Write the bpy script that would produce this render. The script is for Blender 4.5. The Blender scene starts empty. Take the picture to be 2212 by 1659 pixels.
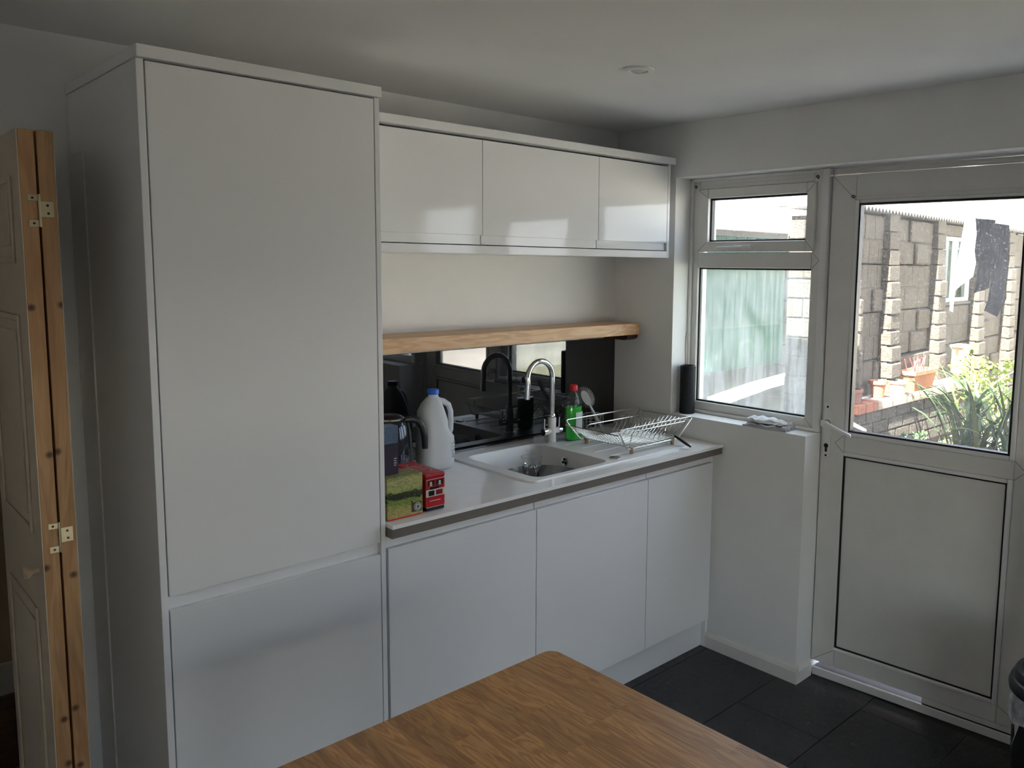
import bpy, bmesh, math, random
from mathutils import Vector, Matrix
random.seed(7)
sc = bpy.context.scene
COL = sc.collection
R = math.radians

# ------------------------------------------------------------------ camera
W_, H_ = 2212, 1659
cam_d = bpy.data.cameras.new('camera')
cam = bpy.data.objects.new('camera', cam_d)
COL.objects.link(cam)
cam_d.sensor_fit = 'HORIZONTAL'
cam_d.sensor_width = 36.0
cam_d.lens = 1761.384 / W_ * 36.0
cam_d.shift_x = -122.335 / W_
cam_d.shift_y = -57.32 / W_
cam_d.clip_start = 0.05
_r = Vector((0.71841313, -0.69553928, 0.01037675))
_u = Vector((0.07088028, 0.08803469, 0.99359241))
_f = Vector((0.69199607, 0.71307433, -0.1125453))
cam.matrix_world = Matrix(((_r.x, _u.x, -_f.x, -2.9181), (_r.y, _u.y, -_f.y, -2.6873),
                           (_r.z, _u.z, -_f.z, 1.7093), (0, 0, 0, 1)))
sc.camera = cam

# ------------------------------------------------------------------ world, sun, exposure
wd = bpy.data.worlds.new('sky')
sc.world = wd
wd.use_nodes = True
nt = wd.node_tree
nt.nodes.clear()
wo = nt.nodes.new('ShaderNodeOutputWorld')
bg = nt.nodes.new('ShaderNodeBackground')
sky = nt.nodes.new('ShaderNodeTexSky')
sky.sky_type = 'NISHITA'
sky.sun_disc = False
sky.sun_elevation = R(54)
sky.sun_rotation = R(256)
sky.air_density = 1.0
sky.dust_density = 2.5
# bright, evenly hazy sky over a little clear-sky blue
hz = nt.nodes.new('ShaderNodeMix')
hz.data_type = 'RGBA'
hz.blend_type = 'ADD'
hz.inputs[0].default_value = 1.0
sc_sky = nt.nodes.new('ShaderNodeMix')
sc_sky.data_type = 'RGBA'
sc_sky.blend_type = 'MULTIPLY'
sc_sky.inputs[0].default_value = 1.0
sc_sky.inputs[7].default_value = (.12, .12, .12, 1)
nt.links.new(sky.outputs[0], sc_sky.inputs[6])
nt.links.new(sc_sky.outputs[2], hz.inputs[6])
hz.inputs[7].default_value = (.85, .885, 1.0, 1)
bg.inputs['Strength'].default_value = 1.3
nt.links.new(hz.outputs[2], bg.inputs[0])
nt.links.new(bg.outputs[0], wo.inputs[0])
sun_d = bpy.data.lights.new('sun', 'SUN')
sun_d.energy = 34.0
sun_d.angle = R(0.53)
sun_d.color = (1.0, 0.95, 0.87)
sun = bpy.data.objects.new('sun', sun_d)
COL.objects.link(sun)
sun.rotation_euler = Vector((-0.57, -0.07, 0.81)).to_track_quat('Z', 'Y').to_euler()
sc.view_settings.view_transform = 'Standard'
sc.view_settings.look = 'None'
sc.view_settings.gamma = 1.0
sc.view_settings.use_curve_mapping = False
sc.view_settings.exposure = 1.7
sc.cycles.max_bounces = 10
sc.cycles.diffuse_bounces = 6
sc.cycles.glossy_bounces = 5
sc.cycles.transmission_bounces = 8
sc.cycles.transparent_max_bounces = 16
sc.cycles.sample_clamp_indirect = 6.0
sc.cycles.caustics_reflective = False
sc.cycles.caustics_refractive = False
sc.cycles.use_denoising = True

# ------------------------------------------------------------------ materials
def new_mat(name):
    m = bpy.data.materials.new(name)
    m.use_nodes = True
    return m, m.node_tree, m.node_tree.nodes['Principled BSDF']

def lk(t, a, b):
    t.links.new(a, b)

def coords(t, scale=(1, 1, 1), rot=(0, 0, 0)):
    tc = t.nodes.new('ShaderNodeTexCoord')
    mp = t.nodes.new('ShaderNodeMapping')
    mp.inputs['Scale'].default_value = scale
    mp.inputs['Rotation'].default_value = rot
    lk(t, tc.outputs['Object'], mp.inputs[0])
    return mp.outputs[0]

def noise(t, vec, scale, detail=4, rough=.55, dist=0):
    n = t.nodes.new('ShaderNodeTexNoise')
    n.inputs['Scale'].default_value = scale
    n.inputs['Detail'].default_value = detail
    n.inputs['Roughness'].default_value = rough
    n.inputs['Distortion'].default_value = dist
    lk(t, vec, n.inputs['Vector'])
    return n.outputs['Fac']

def ramp(t, fac, stops):
    r = t.nodes.new('ShaderNodeValToRGB')
    e = r.color_ramp.elements
    while len(e) < len(stops):
        e.new(.5)
    for k, (p, c) in enumerate(stops):
        e[k].position = p
        e[k].color = (c[0], c[1], c[2], 1) if not isinstance(c, (int, float)) else (c, c, c, 1)
    lk(t, fac, r.inputs[0])
    return r.outputs[0]

def mixc(t, fac, a, b, mode='MIX'):
    m = t.nodes.new('ShaderNodeMix')
    m.data_type = 'RGBA'
    m.blend_type = mode
    for idx, v in ((0, fac), (6, a), (7, b)):
        if isinstance(v, (int, float)):
            m.inputs[idx].default_value = v
        elif isinstance(v, (tuple, list)):
            m.inputs[idx].default_value = (v[0], v[1], v[2], 1)
        else:
            lk(t, v, m.inputs[idx])
    return m.outputs[2]

def bump(t, b, h, strength=.2, dist=.01):
    n = t.nodes.new('ShaderNodeBump')
    n.inputs['Strength'].default_value = strength
    n.inputs['Distance'].default_value = dist
    lk(t, h, n.inputs['Height'])
    lk(t, n.outputs[0], b.inputs['Normal'])

def plain(name, col, rough=.5, metal=0, var=.06, scale=6, bmp=0, bscale=60, spec=.5, coat=0, stretch=(1, 1, 1), bdist=.004, ior=1.5):
    m, t, b = new_mat(name)
    v = coords(t, stretch)
    c = mixc(t, 1.0, col, ramp(t, noise(t, v, scale), [(.3, 1 - var), (.7, 1 + var * .3)]), 'MULTIPLY')
    lk(t, c, b.inputs['Base Color'])
    b.inputs['Roughness'].default_value = rough
    b.inputs['Metallic'].default_value = metal
    b.inputs['Specular IOR Level'].default_value = spec
    b.inputs['Coat Weight'].default_value = coat
    b.inputs['IOR'].default_value = ior
    if bmp:
        bump(t, b, noise(t, v, bscale), bmp, bdist)
    return m

def wood(name, c1, c2, axis=0, rough=.45, scale=1.0, knots=(), rnd=True, knot_r=.016):
    """grain along the given axis"""
    m, t, b = new_mat(name)
    s = [9 * scale] * 3
    s[axis] = 1.1 * scale
    tc = t.nodes.new('ShaderNodeTexCoord')
    vec = tc.outputs['Object']
    if rnd:
        oi = t.nodes.new('ShaderNodeObjectInfo')
        ad = t.nodes.new('ShaderNodeVectorMath')
        ad.operation = 'ADD'
        mu = t.nodes.new('ShaderNodeVectorMath')
        mu.operation = 'SCALE'
        cx = t.nodes.new('ShaderNodeCombineXYZ')
        for k in range(3):
            lk(t, oi.outputs['Random'], cx.inputs[k])
        lk(t, cx.outputs[0], mu.inputs[0])
        mu.inputs['Scale'].default_value = 7.3
        lk(t, vec, ad.inputs[0])
        lk(t, mu.outputs[0], ad.inputs[1])
        vec = ad.outputs[0]
    mp = t.nodes.new('ShaderNodeMapping')
    mp.inputs['Scale'].default_value = s
    lk(t, vec, mp.inputs[0])
    n1 = noise(t, mp.outputs[0], 2.2, 3, .5, 1.6)
    wv = t.nodes.new('ShaderNodeMath')
    wv.operation = 'MULTIPLY'
    wv.inputs[1].default_value = 26
    lk(t, n1, wv.inputs[0])
    sn = t.nodes.new('ShaderNodeMath')
    sn.operation = 'SINE'
    lk(t, wv.outputs[0], sn.inputs[0])
    ma = t.nodes.new('ShaderNodeMapRange')
    ma.inputs[1].default_value = -1
    ma.inputs[2].default_value = 1
    lk(t, sn.outputs[0], ma.inputs[0])
    mp2 = t.nodes.new('ShaderNodeMapping')
    s2 = [60 * scale] * 3
    s2[axis] = 3 * scale
    mp2.inputs['Scale'].default_value = s2
    lk(t, vec, mp2.inputs[0])
    fine = noise(t, mp2.outputs[0], 3, 4, .6)
    f = t.nodes.new('ShaderNodeMath')
    f.operation = 'MULTIPLY_ADD'
    f.inputs[1].default_value = .35
    lk(t, ma.outputs[0], f.inputs[0])
    f2 = t.nodes.new('ShaderNodeMath')
    f2.operation = 'MULTIPLY'
    f2.inputs[1].default_value = .65
    lk(t, fine, f2.inputs[0])
    lk(t, f2.outputs[0], f.inputs[2])
    col = ramp(t, f.outputs[0], [(.15, c1), (.75, c2)])
    if rnd:
        hs = t.nodes.new('ShaderNodeMapRange')
        hs.inputs[3].default_value = .78
        hs.inputs[4].default_value = 1.12
        lk(t, oi.outputs['Random'], hs.inputs[0])
        col = mixc(t, 1.0, col, hs.outputs[0], 'MULTIPLY')
    for kx in knots:
        d = t.nodes.new('ShaderNodeVectorMath')
        d.operation = 'DISTANCE'
        lk(t, tc.outputs['Object'], d.inputs[0])
        d.inputs[1].default_value = kx
        k = ramp(t, d.outputs['Value'], [(knot_r * .45, 1.0), (knot_r * 1.2, 0.0)])
        col = mixc(t, k, col, (c1[0] * .28, c1[1] * .22, c1[2] * .2))
    lk(t, col, b.inputs['Base Color'])
    b.inputs['Roughness'].default_value = rough
    bump(t, b, fine, .08, .002)
    return m

def glass_pane(name, tint=(.93, .96, .95), dirt=0.0, dirt_kind=None):
    m = bpy.data.materials.new(name)
    m.use_nodes = True
    t = m.node_tree
    t.nodes.clear()
    o = t.nodes.new('ShaderNodeOutputMaterial')
    tr = t.nodes.new('ShaderNodeBsdfTransparent')
    tr.inputs[0].default_value = (*tint, 1)
    gl = t.nodes.new('ShaderNodeBsdfGlossy')
    gl.inputs['Roughness'].default_value = .01
    # thin sheet: the same reflectance from both sides
    ge = t.nodes.new('ShaderNodeNewGeometry')
    dt = t.nodes.new('ShaderNodeVectorMath'); dt.operation = 'DOT_PRODUCT'
    lk(t, ge.outputs['Incoming'], dt.inputs[0]); lk(t, ge.outputs['Normal'], dt.inputs[1])
    ab = t.nodes.new('ShaderNodeMath'); ab.operation = 'ABSOLUTE'
    lk(t, dt.outputs['Value'], ab.inputs[0])
    om = t.nodes.new('ShaderNodeMath'); om.operation = 'SUBTRACT'; om.inputs[0].default_value = 1.0
    lk(t, ab.outputs[0], om.inputs[1])
    pw5 = t.nodes.new('ShaderNodeMath'); pw5.operation = 'POWER'; pw5.inputs[1].default_value = 5.0
    lk(t, om.outputs[0], pw5.inputs[0])
    fr = t.nodes.new('ShaderNodeMath'); fr.operation = 'MULTIPLY_ADD'
    fr.inputs[1].default_value = .96; fr.inputs[2].default_value = .04
    lk(t, pw5.outputs[0], fr.inputs[0])
    mx = t.nodes.new('ShaderNodeMixShader')
    lk(t, fr.outputs[0], mx.inputs[0])
    lk(t, tr.outputs[0], mx.inputs[1])
    lk(t, gl.outputs[0], mx.inputs[2])
    out = mx.outputs[0]
    if dirt_kind:
        v = coords(t)
        if dirt_kind == 'steam':
            big = ramp(t, noise(t, coords(t, (1, 1.0, .8)), 4.2, 3, .55, .8), [(.28, .25), (.50, .55), (.68, .85)])
            strk = ramp(t, noise(t, coords(t, (1, 34, 2.2)), 2.0, 4, .6, .3), [(.40, .55), (.60, 1.0)])
            mk = mixc(t, 1.0, big, strk, 'MULTIPLY')
        else:
            sp = ramp(t, noise(t, v, 170, 2, .5), [(.60, 0.0), (.72, .75)])
            hz = ramp(t, noise(t, v, 3.0, 4, .6), [(.35, .03), (.75, .16)])
            mk = mixc(t, 1.0, sp, hz, 'ADD')
        df = t.nodes.new('ShaderNodeBsdfTranslucent')
        df.inputs[0].default_value = (.86, .88, .88, 1)
        d2 = t.nodes.new('ShaderNodeBsdfDiffuse')
        d2.inputs[0].default_value = (.7, .72, .72, 1)
        ms = t.nodes.new('ShaderNodeMixShader')
        ms.inputs[0].default_value = .3
        lk(t, df.outputs[0], ms.inputs[1])
        lk(t, d2.outputs[0], ms.inputs[2])
        sc_ = t.nodes.new('ShaderNodeMath')
        sc_.operation = 'MULTIPLY'
        sc_.inputs[1].default_value = dirt
        lk(t, mk, sc_.inputs[0])
        m2 = t.nodes.new('ShaderNodeMixShader')
        lk(t, sc_.outputs[0], m2.inputs[0])
        lk(t, out, m2.inputs[1])
        lk(t, ms.outputs[0], m2.inputs[2])
        out = m2.outputs[0]
    lk(t, out, o.inputs[0])
    return m

M = {}
M['paint'] = plain('wall_paint', (.86, .855, .84), .75, var=.05, scale=3, bmp=.05, bscale=90)
M['ceil'] = plain('ceiling_paint', (.87, .865, .855), .8, var=.04, scale=2, bmp=.03, bscale=80)
M['gloss'] = plain('white_gloss_door', (.84, .84, .85), .07, var=.015, scale=2, spec=.5, ior=1.5)
M['carcass'] = plain('white_carcass', (.78, .78, .78), .35, var=.02)
M['upvc'] = plain('white_upvc', (.78, .77, .74), .32, var=.05, scale=9)
M['upvc_new'] = plain('white_upvc_bead', (.82, .82, .81), .3, var=.03)
M['sat'] = plain('satin_white_wood', (.76, .74, .70), .4, var=.05)
M['black'] = plain('black_rubber', (.008, .008, .01), .5, var=.1)
M['blackp'] = plain('black_plastic', (.010, .010, .012), .28, var=.1)
M['chrome'] = plain('chrome', (.86, .87, .88), .06, 1, var=.02)
M['steel'] = plain('steel_wire', (.70, .67, .62), .22, 1, var=.1)
M['splash'] = plain('black_glass', (.004, .004, .005), .02, var=.05, ior=1.75)
M['worktop'] = plain('white_worktop', (.88, .875, .86), .10, var=.03, scale=20)
M['edge'] = plain('taupe_edge', (.17, .145, .125), .45, var=.08, scale=20, stretch=(1, 8, 8))
M['sink'] = plain('white_composite', (.87, .87, .865), .3, var=.02)
M['oak'] = wood('oak_shelf', (.50, .27, .12), (.72, .46, .25), 0, .45)
M['oakend'] = wood('oak_table', (.36, .155, .045), (.68, .35, .125), 1, .36, 1.5)
M['darkwood'] = wood('dark_cleat', (.035, .014, .008), (.07, .03, .016), 1, .5)
M['brass'] = plain('pale_brass', (.55, .47, .30), .35, .8, var=.1)
M['rubberw'] = plain('cork_foot', (.45, .27, .16), .6, var=.3, scale=120)

def tile_mat():
    m, t, b = new_mat('black_slate_tile')
    v = coords(t)
    n = noise(t, v, 9, 6, .65)
    lk(t, ramp(t, n, [(.3, (.010, .010, .012)), (.7, (.022, .022, .025))]), b.inputs['Base Color'])
    lk(t, ramp(t, noise(t, v, 40, 5, .7), [(.3, .24), (.7, .38)]), b.inputs['Roughness'])
    bump(t, b, noise(t, v, 28, 6, .7), .18, .004)
    return m
M['tile'] = tile_mat()
M['grout'] = plain('dark_grout', (.035, .034, .033), .8)

# ------------------------------------------------------------------ mesh helpers
def bm_box(bm, x0, x1, y0, y1, z0, z1, bev=0.0, seg=1, mtx=None):
    x0, x1 = min(x0, x1), max(x0, x1)
    y0, y1 = min(y0, y1), max(y0, y1)
    z0, z1 = min(z0, z1), max(z0, z1)
    tmp = bmesh.new()
    bmesh.ops.create_cube(tmp, size=1.0)
    for v in tmp.verts:
        v.co = Vector((x0 + (v.co.x + .5) * (x1 - x0), y0 + (v.co.y + .5) * (y1 - y0), z0 + (v.co.z + .5) * (z1 - z0)))
    if bev > 0:
        bmesh.ops.bevel(tmp, geom=list(tmp.edges), offset=bev, segments=seg, affect='EDGES', profile=.5)
    join(bm, tmp, mtx)

def join(bm, tmp, mtx=None):
    if mtx is not None:
        bmesh.ops.transform(tmp, matrix=mtx, verts=tmp.verts)
    mp = {v: bm.verts.new(v.co) for v in tmp.verts}
    for f in tmp.faces:
        try:
            nf = bm.faces.new([mp[v] for v in f.verts])
            nf.material_index = f.material_index
        except ValueError:
            pass
    tmp.free()

def bm_tube(bm, pts, r, n=8, cyc=False, cap=True):
    """round bar through points; r a number or one per point"""
    P = [Vector(p) for p in pts]
    rr = r if isinstance(r, (list, tuple)) else [r] * len(P)
    rings = []
    up = None
    L = len(P)
    for k, p in enumerate(P):
        if cyc:
            d = (P[(k + 1) % L] - P[k - 1])
        else:
            d = (P[min(k + 1, L - 1)] - P[max(k - 1, 0)])
        d.normalize()
        if up is None:
            a = Vector((0, 0, 1)) if abs(d.z) < .9 else Vector((1, 0, 0))
            up = (a - d * a.dot(d)).normalized()
        else:
            up = (up - d * up.dot(d))
            if up.length < 1e-6:
                up = d.orthogonal()
            up.normalize()
        s = d.cross(up)
        rings.append([bm.verts.new(p + (up * math.cos(2 * math.pi * j / n) + s * math.sin(2 * math.pi * j / n)) * rr[k]) for j in range(n)])
    rng = range(L if cyc else L - 1)
    for k in rng:
        a, b = rings[k], rings[(k + 1) % L]
        for j in range(n):
            bm.faces.new((a[j], a[(j + 1) % n], b[(j + 1) % n], b[j]))
    if cap and not cyc:
        bm.faces.new(rings[0][::-1])
        bm.faces.new(rings[-1])

def bm_lathe(bm, prof, c=(0, 0, 0), n=24, sx=1.0, sy=1.0, cap=True):
    """prof: list of (radius, z)"""
    rings = []
    for r, z in prof:
        rings.append([bm.verts.new((c[0] + r * sx * math.cos(2 * math.pi * j / n), c[1] + r * sy * math.sin(2 * math.pi * j / n), c[2] + z)) for j in range(n)])
    for k in range(len(rings) - 1):
        a, b = rings[k], rings[k + 1]
        for j in range(n):
            bm.faces.new((a[j], a[(j + 1) % n], b[(j + 1) % n], b[j]))
    if cap:
        bm.faces.new(rings[0][::-1])
        bm.faces.new(rings[-1])

def bm_prism(bm, pts, axis, a, b):
    """extrude 2D outline pts along axis from a to b"""
    def mk(p, t):
        if axis == 'x': return (t, p[0], p[1])
        if axis == 'y': return (p[0], t, p[1])
        return (p[0], p[1], t)
    A = [bm.verts.new(mk(p, a)) for p in pts]
    B = [bm.verts.new(mk(p, b)) for p in pts]
    n = len(pts)
    for k in range(n):
        bm.faces.new((A[k], A[(k + 1) % n], B[(k + 1) % n], B[k]))
    bm.faces.new(A[::-1])
    bm.faces.new(B)

def wloc(o):
    v = Vector((0, 0, 0))
    while o is not None:
        v += o.location
        o = o.parent
    return v

def obj(name, bm, mat, parent=None, smooth=False, loc=None, mats=None):
    """bmesh in world coordinates -> one mesh object"""
    bmesh.ops.recalc_face_normals(bm, faces=list(bm.faces))
    base = wloc(parent) if parent else Vector((0, 0, 0))
    if loc is None:
        loc = Vector((0, 0, 0)) if parent else None
    else:
        loc = Vector(loc) - base
    if loc is None:
        xs = [v.co for v in bm.verts]
        loc = Vector((sum(v.x for v in xs) / len(xs), sum(v.y for v in xs) / len(xs), min(v.z for v in xs)))
    off = base + loc
    for v in bm.verts:
        v.co -= off
    me = bpy.data.meshes.new(name)
    bm.to_mesh(me)
    bm.free()
    for mm in (mats or [mat]):
        me.materials.append(M[mm] if isinstance(mm, str) else mm)
    if smooth:
        for p in me.polygons:
            p.use_smooth = True
        me.set_sharp_from_angle(angle=R(smooth if not isinstance(smooth, bool) else 40))
    o = bpy.data.objects.new(name, me)
    COL.objects.link(o)
    o.parent = parent
    o.location = loc
    return o

def box(name, x0, x1, y0, y1, z0, z1, mat, parent=None, bev=0.0, seg=1, mtx=None):
    bm = bmesh.new()
    bm_box(bm, x0, x1, y0, y1, z0, z1, bev, seg, mtx)
    return obj(name, bm, mat, parent)

def thing(name, loc, label=None, cat=None, group=None, kind=None):
    o = bpy.data.objects.new(name, None)
    COL.objects.link(o)
    o.location = loc
    o.empty_display_size = .05
    return tag(o, label, cat, group, kind)

def tag(o, label=None, cat=None, group=None, kind=None):
    if label: o['label'] = label
    if cat: o['category'] = cat
    if group: o['group'] = group
    if kind: o['kind'] = kind
    return o

def struct(o, label=None, cat=None):
    return tag(o, label, cat, kind='structure')

# ------------------------------------------------------------------ room shell
ZC = 2.335
XL, YF = -4.3, -4.4          # far sides of the room behind the camera
bm = bmesh.new()
# back wall with a doorway at the left
bm_box(bm, -2.43, .215, 0, .12, 0, ZC)
bm_box(bm, -3.30, -2.43, 0, .12, 2.03, ZC)
bm_box(bm, XL - .12, -3.30, 0, .12, 0, ZC)
struct(obj('wall_back', bm, 'paint'), 'white painted back wall behind the cupboards', 'wall')
WT = .215
OT = 2.102                    # top of the window and door opening
bm = bmesh.new()
bm_box(bm, 0, WT, -.357, 0, 0, ZC)
bm_box(bm, 0, WT, -1.047, -.357, 0, 1.037)
bm_box(bm, 0, WT, -2.62, -.357, OT, ZC)
bm_box(bm, 0, WT, -2.62, -1.935, 0, 1.037)
bm_box(bm, 0, WT, YF - .12, -2.62, 0, ZC)
struct(obj('wall_right', bm, 'paint'), 'white plastered wall around window and back door', 'wall')
bm = bmesh.new()
FW = (-3.0, -1.13, .05, 1.27)    # low, wide opening added behind the camera to let in light
bm_box(bm, XL, FW[0], YF - .12, YF, 0, ZC)
bm_box(bm, FW[1], 0, YF - .12, YF, 0, ZC)
bm_box(bm, FW[0], FW[1], YF - .12, YF, 0, FW[2])
bm_box(bm, FW[0], FW[1], YF - .12, YF, FW[3], ZC)
struct(obj('wall_front', bm, 'paint'), 'white wall behind the viewer with an added light opening', 'wall')
struct(box('wall_left', XL - .12, XL, YF - .12, 0, 0, ZC, 'paint'), 'plain white wall at the far left of the room', 'wall')
struct(box('ceiling', XL - .12, .215, YF - .12, .12, ZC, ZC + .15, 'ceil'), 'white painted ceiling', 'ceiling')
struct(box('roof', -4.44, .24, YF - .2, -1.0, ZC + .15, 4.3, 'paint'), 'added upper block shading the garden plants', 'house')  # unseen block, raised to throw shade on the plants by the door
struct(box('shade_wing', -7.5, -4.45, -9.5, 1.6, ZC + .15, 6.2, 'paint'), 'added tall block shading the ground in front', 'house')  # unseen block added to keep the sun off the front ground
struct(box('roof_slab', -4.44, .24, -1.0, 1.6, ZC + .15, 3.3, 'paint'), 'low flat roof over the kitchen end', 'roof')

# unseen window added behind the camera to light the room
w2 = struct(thing('fill_window', (-2.4, YF, FW[2])), 'white framed window added behind the viewer for light', 'window')
for a, b_, c, d in ((FW[0], FW[1], FW[2], FW[2] + .06), (FW[0], FW[1], FW[3] - .06, FW[3]), (FW[0], FW[0] + .06, FW[2] + .06, FW[3] - .06),
                    (FW[1] - .06, FW[1], FW[2] + .06, FW[3] - .06), (-2.17, -2.11, FW[2] + .06, FW[3] - .06)):
    box('frame', a, b_, YF - .10, YF - .03, c, d, 'upvc', w2, .004)
M['pane'] = glass_pane('clear_pane')
box('pane', FW[0] + .02, FW[1] - .02, YF - .07, YF - .064, FW[2] + .02, FW[3] - .02, 'pane', w2)

# floor: grout bed with slate tiles laid in running bond
fl = struct(box('floor', XL - .12, .215, YF - .12, 0, -.085, -.004, 'grout'), 'black slate tile floor', 'floor')
TW, TH = .60, .357
tm = None
for r_ in range(-3, 11):
    y1 = -.973 + TH * (3 - r_) - TH * 0 - .0015
    y1 = -.973 - (r_ - 3) * TH + TH - .0015
    y0 = y1 - TH + .003
    off = .30 if r_ % 2 else 0
    for c_ in range(-8, 1):
        xa = -.30 + off + c_ * TW + .0015
        xb = xa + TW - .003
        if y0 > -.02 or y1 < YF + .02 or xb < XL + .1 or xa > .12:
            continue
        ya, yb = max(y0, YF + .002), min(y1, -.002)
        full = abs((yb - ya) - (TH - .003)) < 1e-6 and xb < .125
        if full and tm is not None:
            o = bpy.data.objects.new('tile', tm)
            COL.objects.link(o)
            o.parent = fl
            o.location = Vector(((xa + xb) / 2, (ya + yb) / 2, 0)) - fl.location
        else:
            xb2 = min(xb, .125)
            bm = bmesh.new()
            bm_box(bm, xa, xb2, ya, yb, -.010, 0, .0012)
            o = obj('tile', bm, 'tile', fl, loc=((xa + xb2) / 2, (ya + yb) / 2, 0))
            if full:
                tm = o.data

# skirting on the window wall, with the return into the door reveal
bm = bmesh.new()
prof = [(-.001, 0), (-.016, 0), (-.016, .052), (-.011, .066), (-.001, .072)]
bm_prism(bm, prof and [(p[0], p[1]) for p in prof], 'y', -.6, -1.062)
bmr = struct(obj('baseboard_right', bm, 'sat'), 'low white skirting below the window', 'skirting')
bm = bmesh.new()
bm_prism(bm, [(-1.048, 0), (-1.062, 0), (-1.062, .050), (-1.048, .066)], 'x', -.0005, .105)
obj('return', bm, 'sat', bmr)
bm = bmesh.new()
bm_prism(bm, [(-.001, 0), (-.016, 0), (-.016, .052), (-.011, .066), (-.001, .072)], 'y', -1.95, YF)
struct(obj('baseboard_front', bm, 'sat'), 'white skirting right of the back door', 'skirting')

# ------------------------------------------------------------------ window in the right wall
wn = struct(thing('window_1', (.13, -.69, 1.04)), 'white plastic window with opening top light', 'window')
def frame_bar(name, y0, y1, z0, z1, x0, x1, par, mat='upvc', bev=.004):
    return box(name, x0, x1, y0, y1, z0, z1, mat, par, bev, 2)
fx0, fx1 = .12, .19
frame_bar('frame', -.3575, -.400, 1.040, OT - .001, fx0, fx1, wn)
frame_bar('frame', -.970, -1.016, 1.040, OT - .001, fx0, fx1, wn)
frame_bar('frame', -.400, -.970, 2.055, OT - .001, fx0, fx1, wn)
frame_bar('frame', -.400, -.970, 1.040, 1.088, fx0, fx1, wn)
frame_bar('transom', -.400, -.970, 1.704, 1.772, fx0 - .002, fx1, wn)
# outer lining strip against the plaster and the sill upstand
box('lining', .106, .122, -.3575, -.372, 1.04, OT - .001, 'upvc_new', wn, .003)
box('lining', .106, .122, -.372, -1.016, 2.088, OT - .001, 'upvc_new', wn, .003)
box('sill_strip', .100, .122, -.3575, -1.020, 1.0375, 1.051, 'sat', wn, .003)
# opening sash
sx0 = .108
sw = thing('sash', (0, 0, 0)); sw.parent = wn
def sash_bar(y0, y1, z0, z1):
    box('sash_rail', sx0, .175, y0, y1, z0, z1, 'upvc', wn, .004, 2)
bpy.data.objects.remove(sw)
for a in ((-.402, -.457, 1.776, 2.053), (-.945, -.985, 1.776, 2.053), (-.457, -.945, 2.012, 2.053), (-.457, -.945, 1.776, 1.820)):
    sash_bar(*a)
def gasket(par, y0, y1, z0, z1, x0, x1, w=.006, ymap=None):
    bm = bmesh.new()
    for a, b_, c, d in ((y0, y0 - w, z0, z1), (y1 + w, y1, z0, z1), (y0, y1, z1 - w, z1), (y0, y1, z0, z0 + w)):
        bm_box(bm, x0, x1, a, b_, c, d)
    return obj('gasket', bm, 'black', par)
gasket(wn, -.456, -.946, 1.818, 2.013, .128, .150, .009)
gasket(wn, -.399, -.971, 1.087, 1.705, .135, .150, .008)
M['dusty'] = glass_pane('dusty_pane', (.93, .95, .94), .35, 'dust')
M['steam'] = glass_pane('steamed_pane', (.84, .89, .87), .36, 'steam')
box('pane', .140, .146, -.45, -.95, 1.81, 2.02, 'dusty', wn)
box('pane', .140, .146, -.39, -.975, 1.08, 1.71, 'steam', wn)
# sash handle
hd = box('handle', .088, .096, -.522, -.652, 1.788, 1.799, 'upvc_new', wn, .003, 2)
box('handle_base', .094, .109, -.605, -.690, 1.785, 1.803, 'upvc_new', wn, .003, 2)
box('handle_button', .090, .096, -.607, -.628, 1.790, 1.798, 'black', wn, .001)
# curtain wire with its small dark hooks
def hook(par, x, y, z):
    bm = bmesh.new()
    pts = [(x + .012, y, z), (x, y, z)] + [(x - .002, y - .006 + .006 * math.cos(a), z + .006 * math.sin(a)) for a in [R(q) for q in range(0, 300, 30)]]
    bm_tube(bm, pts, .0018, 6)
    return obj('hook', bm, 'black', par, True)
hook(wn, .108, -.382, 2.066)
hook(wn, .108, -.985, 2.070)
bm = bmesh.new(); bm_tube(bm, [(.110, -.385, 2.067), (.110, -.985, 2.072)], .0012, 6); obj('curtain_wire', bm, 'sat', wn)
# cover strip between window and door
mu = box('mullion', .100, .190, -1.016, -1.046, 1.038, OT - .001, 'upvc_new', wn, .004, 2)
# damaged strip of old sealant at the left of the frame
bm = bmesh.new(); bm_tube(bm, [(.100, -.3595, 1.05), (.103, -.362, 1.2), (.101, -.360, 1.38), (.104, -.363, 1.40)], .004, 6); obj('sealant', bm, 'sat', wn, True)

# matching window on the other side of the door (seen in the reflections of the cupboards)
w3 = struct(thing('window_3', (.13, -2.28, 1.04)), 'white plastic window right of the back door', 'window')
frame_bar('frame', -1.936, -1.985, 1.040, OT - .001, fx0, fx1, w3)
frame_bar('frame', -2.570, -2.6195, 1.040, OT - .001, fx0, fx1, w3)
frame_bar('frame', -1.985, -2.570, 2.050, OT - .001, fx0, fx1, w3)
frame_bar('frame', -1.985, -2.570, 1.040, 1.090, fx0, fx1, w3)
box('pane', .140, .146, -1.98, -2.575, 1.085, 2.055, 'dusty', w3)

# ------------------------------------------------------------------ back door (hung very slightly out of square)
DA = R(4.0)
DM = Matrix.Translation((.115, -1.046, 0)) @ Matrix(((math.cos(DA), math.sin(DA), 0, 0), (math.sin(DA), -math.cos(DA), 0, 0), (0, 0, 1, 0), (0, 0, 0, 1)))
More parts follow.
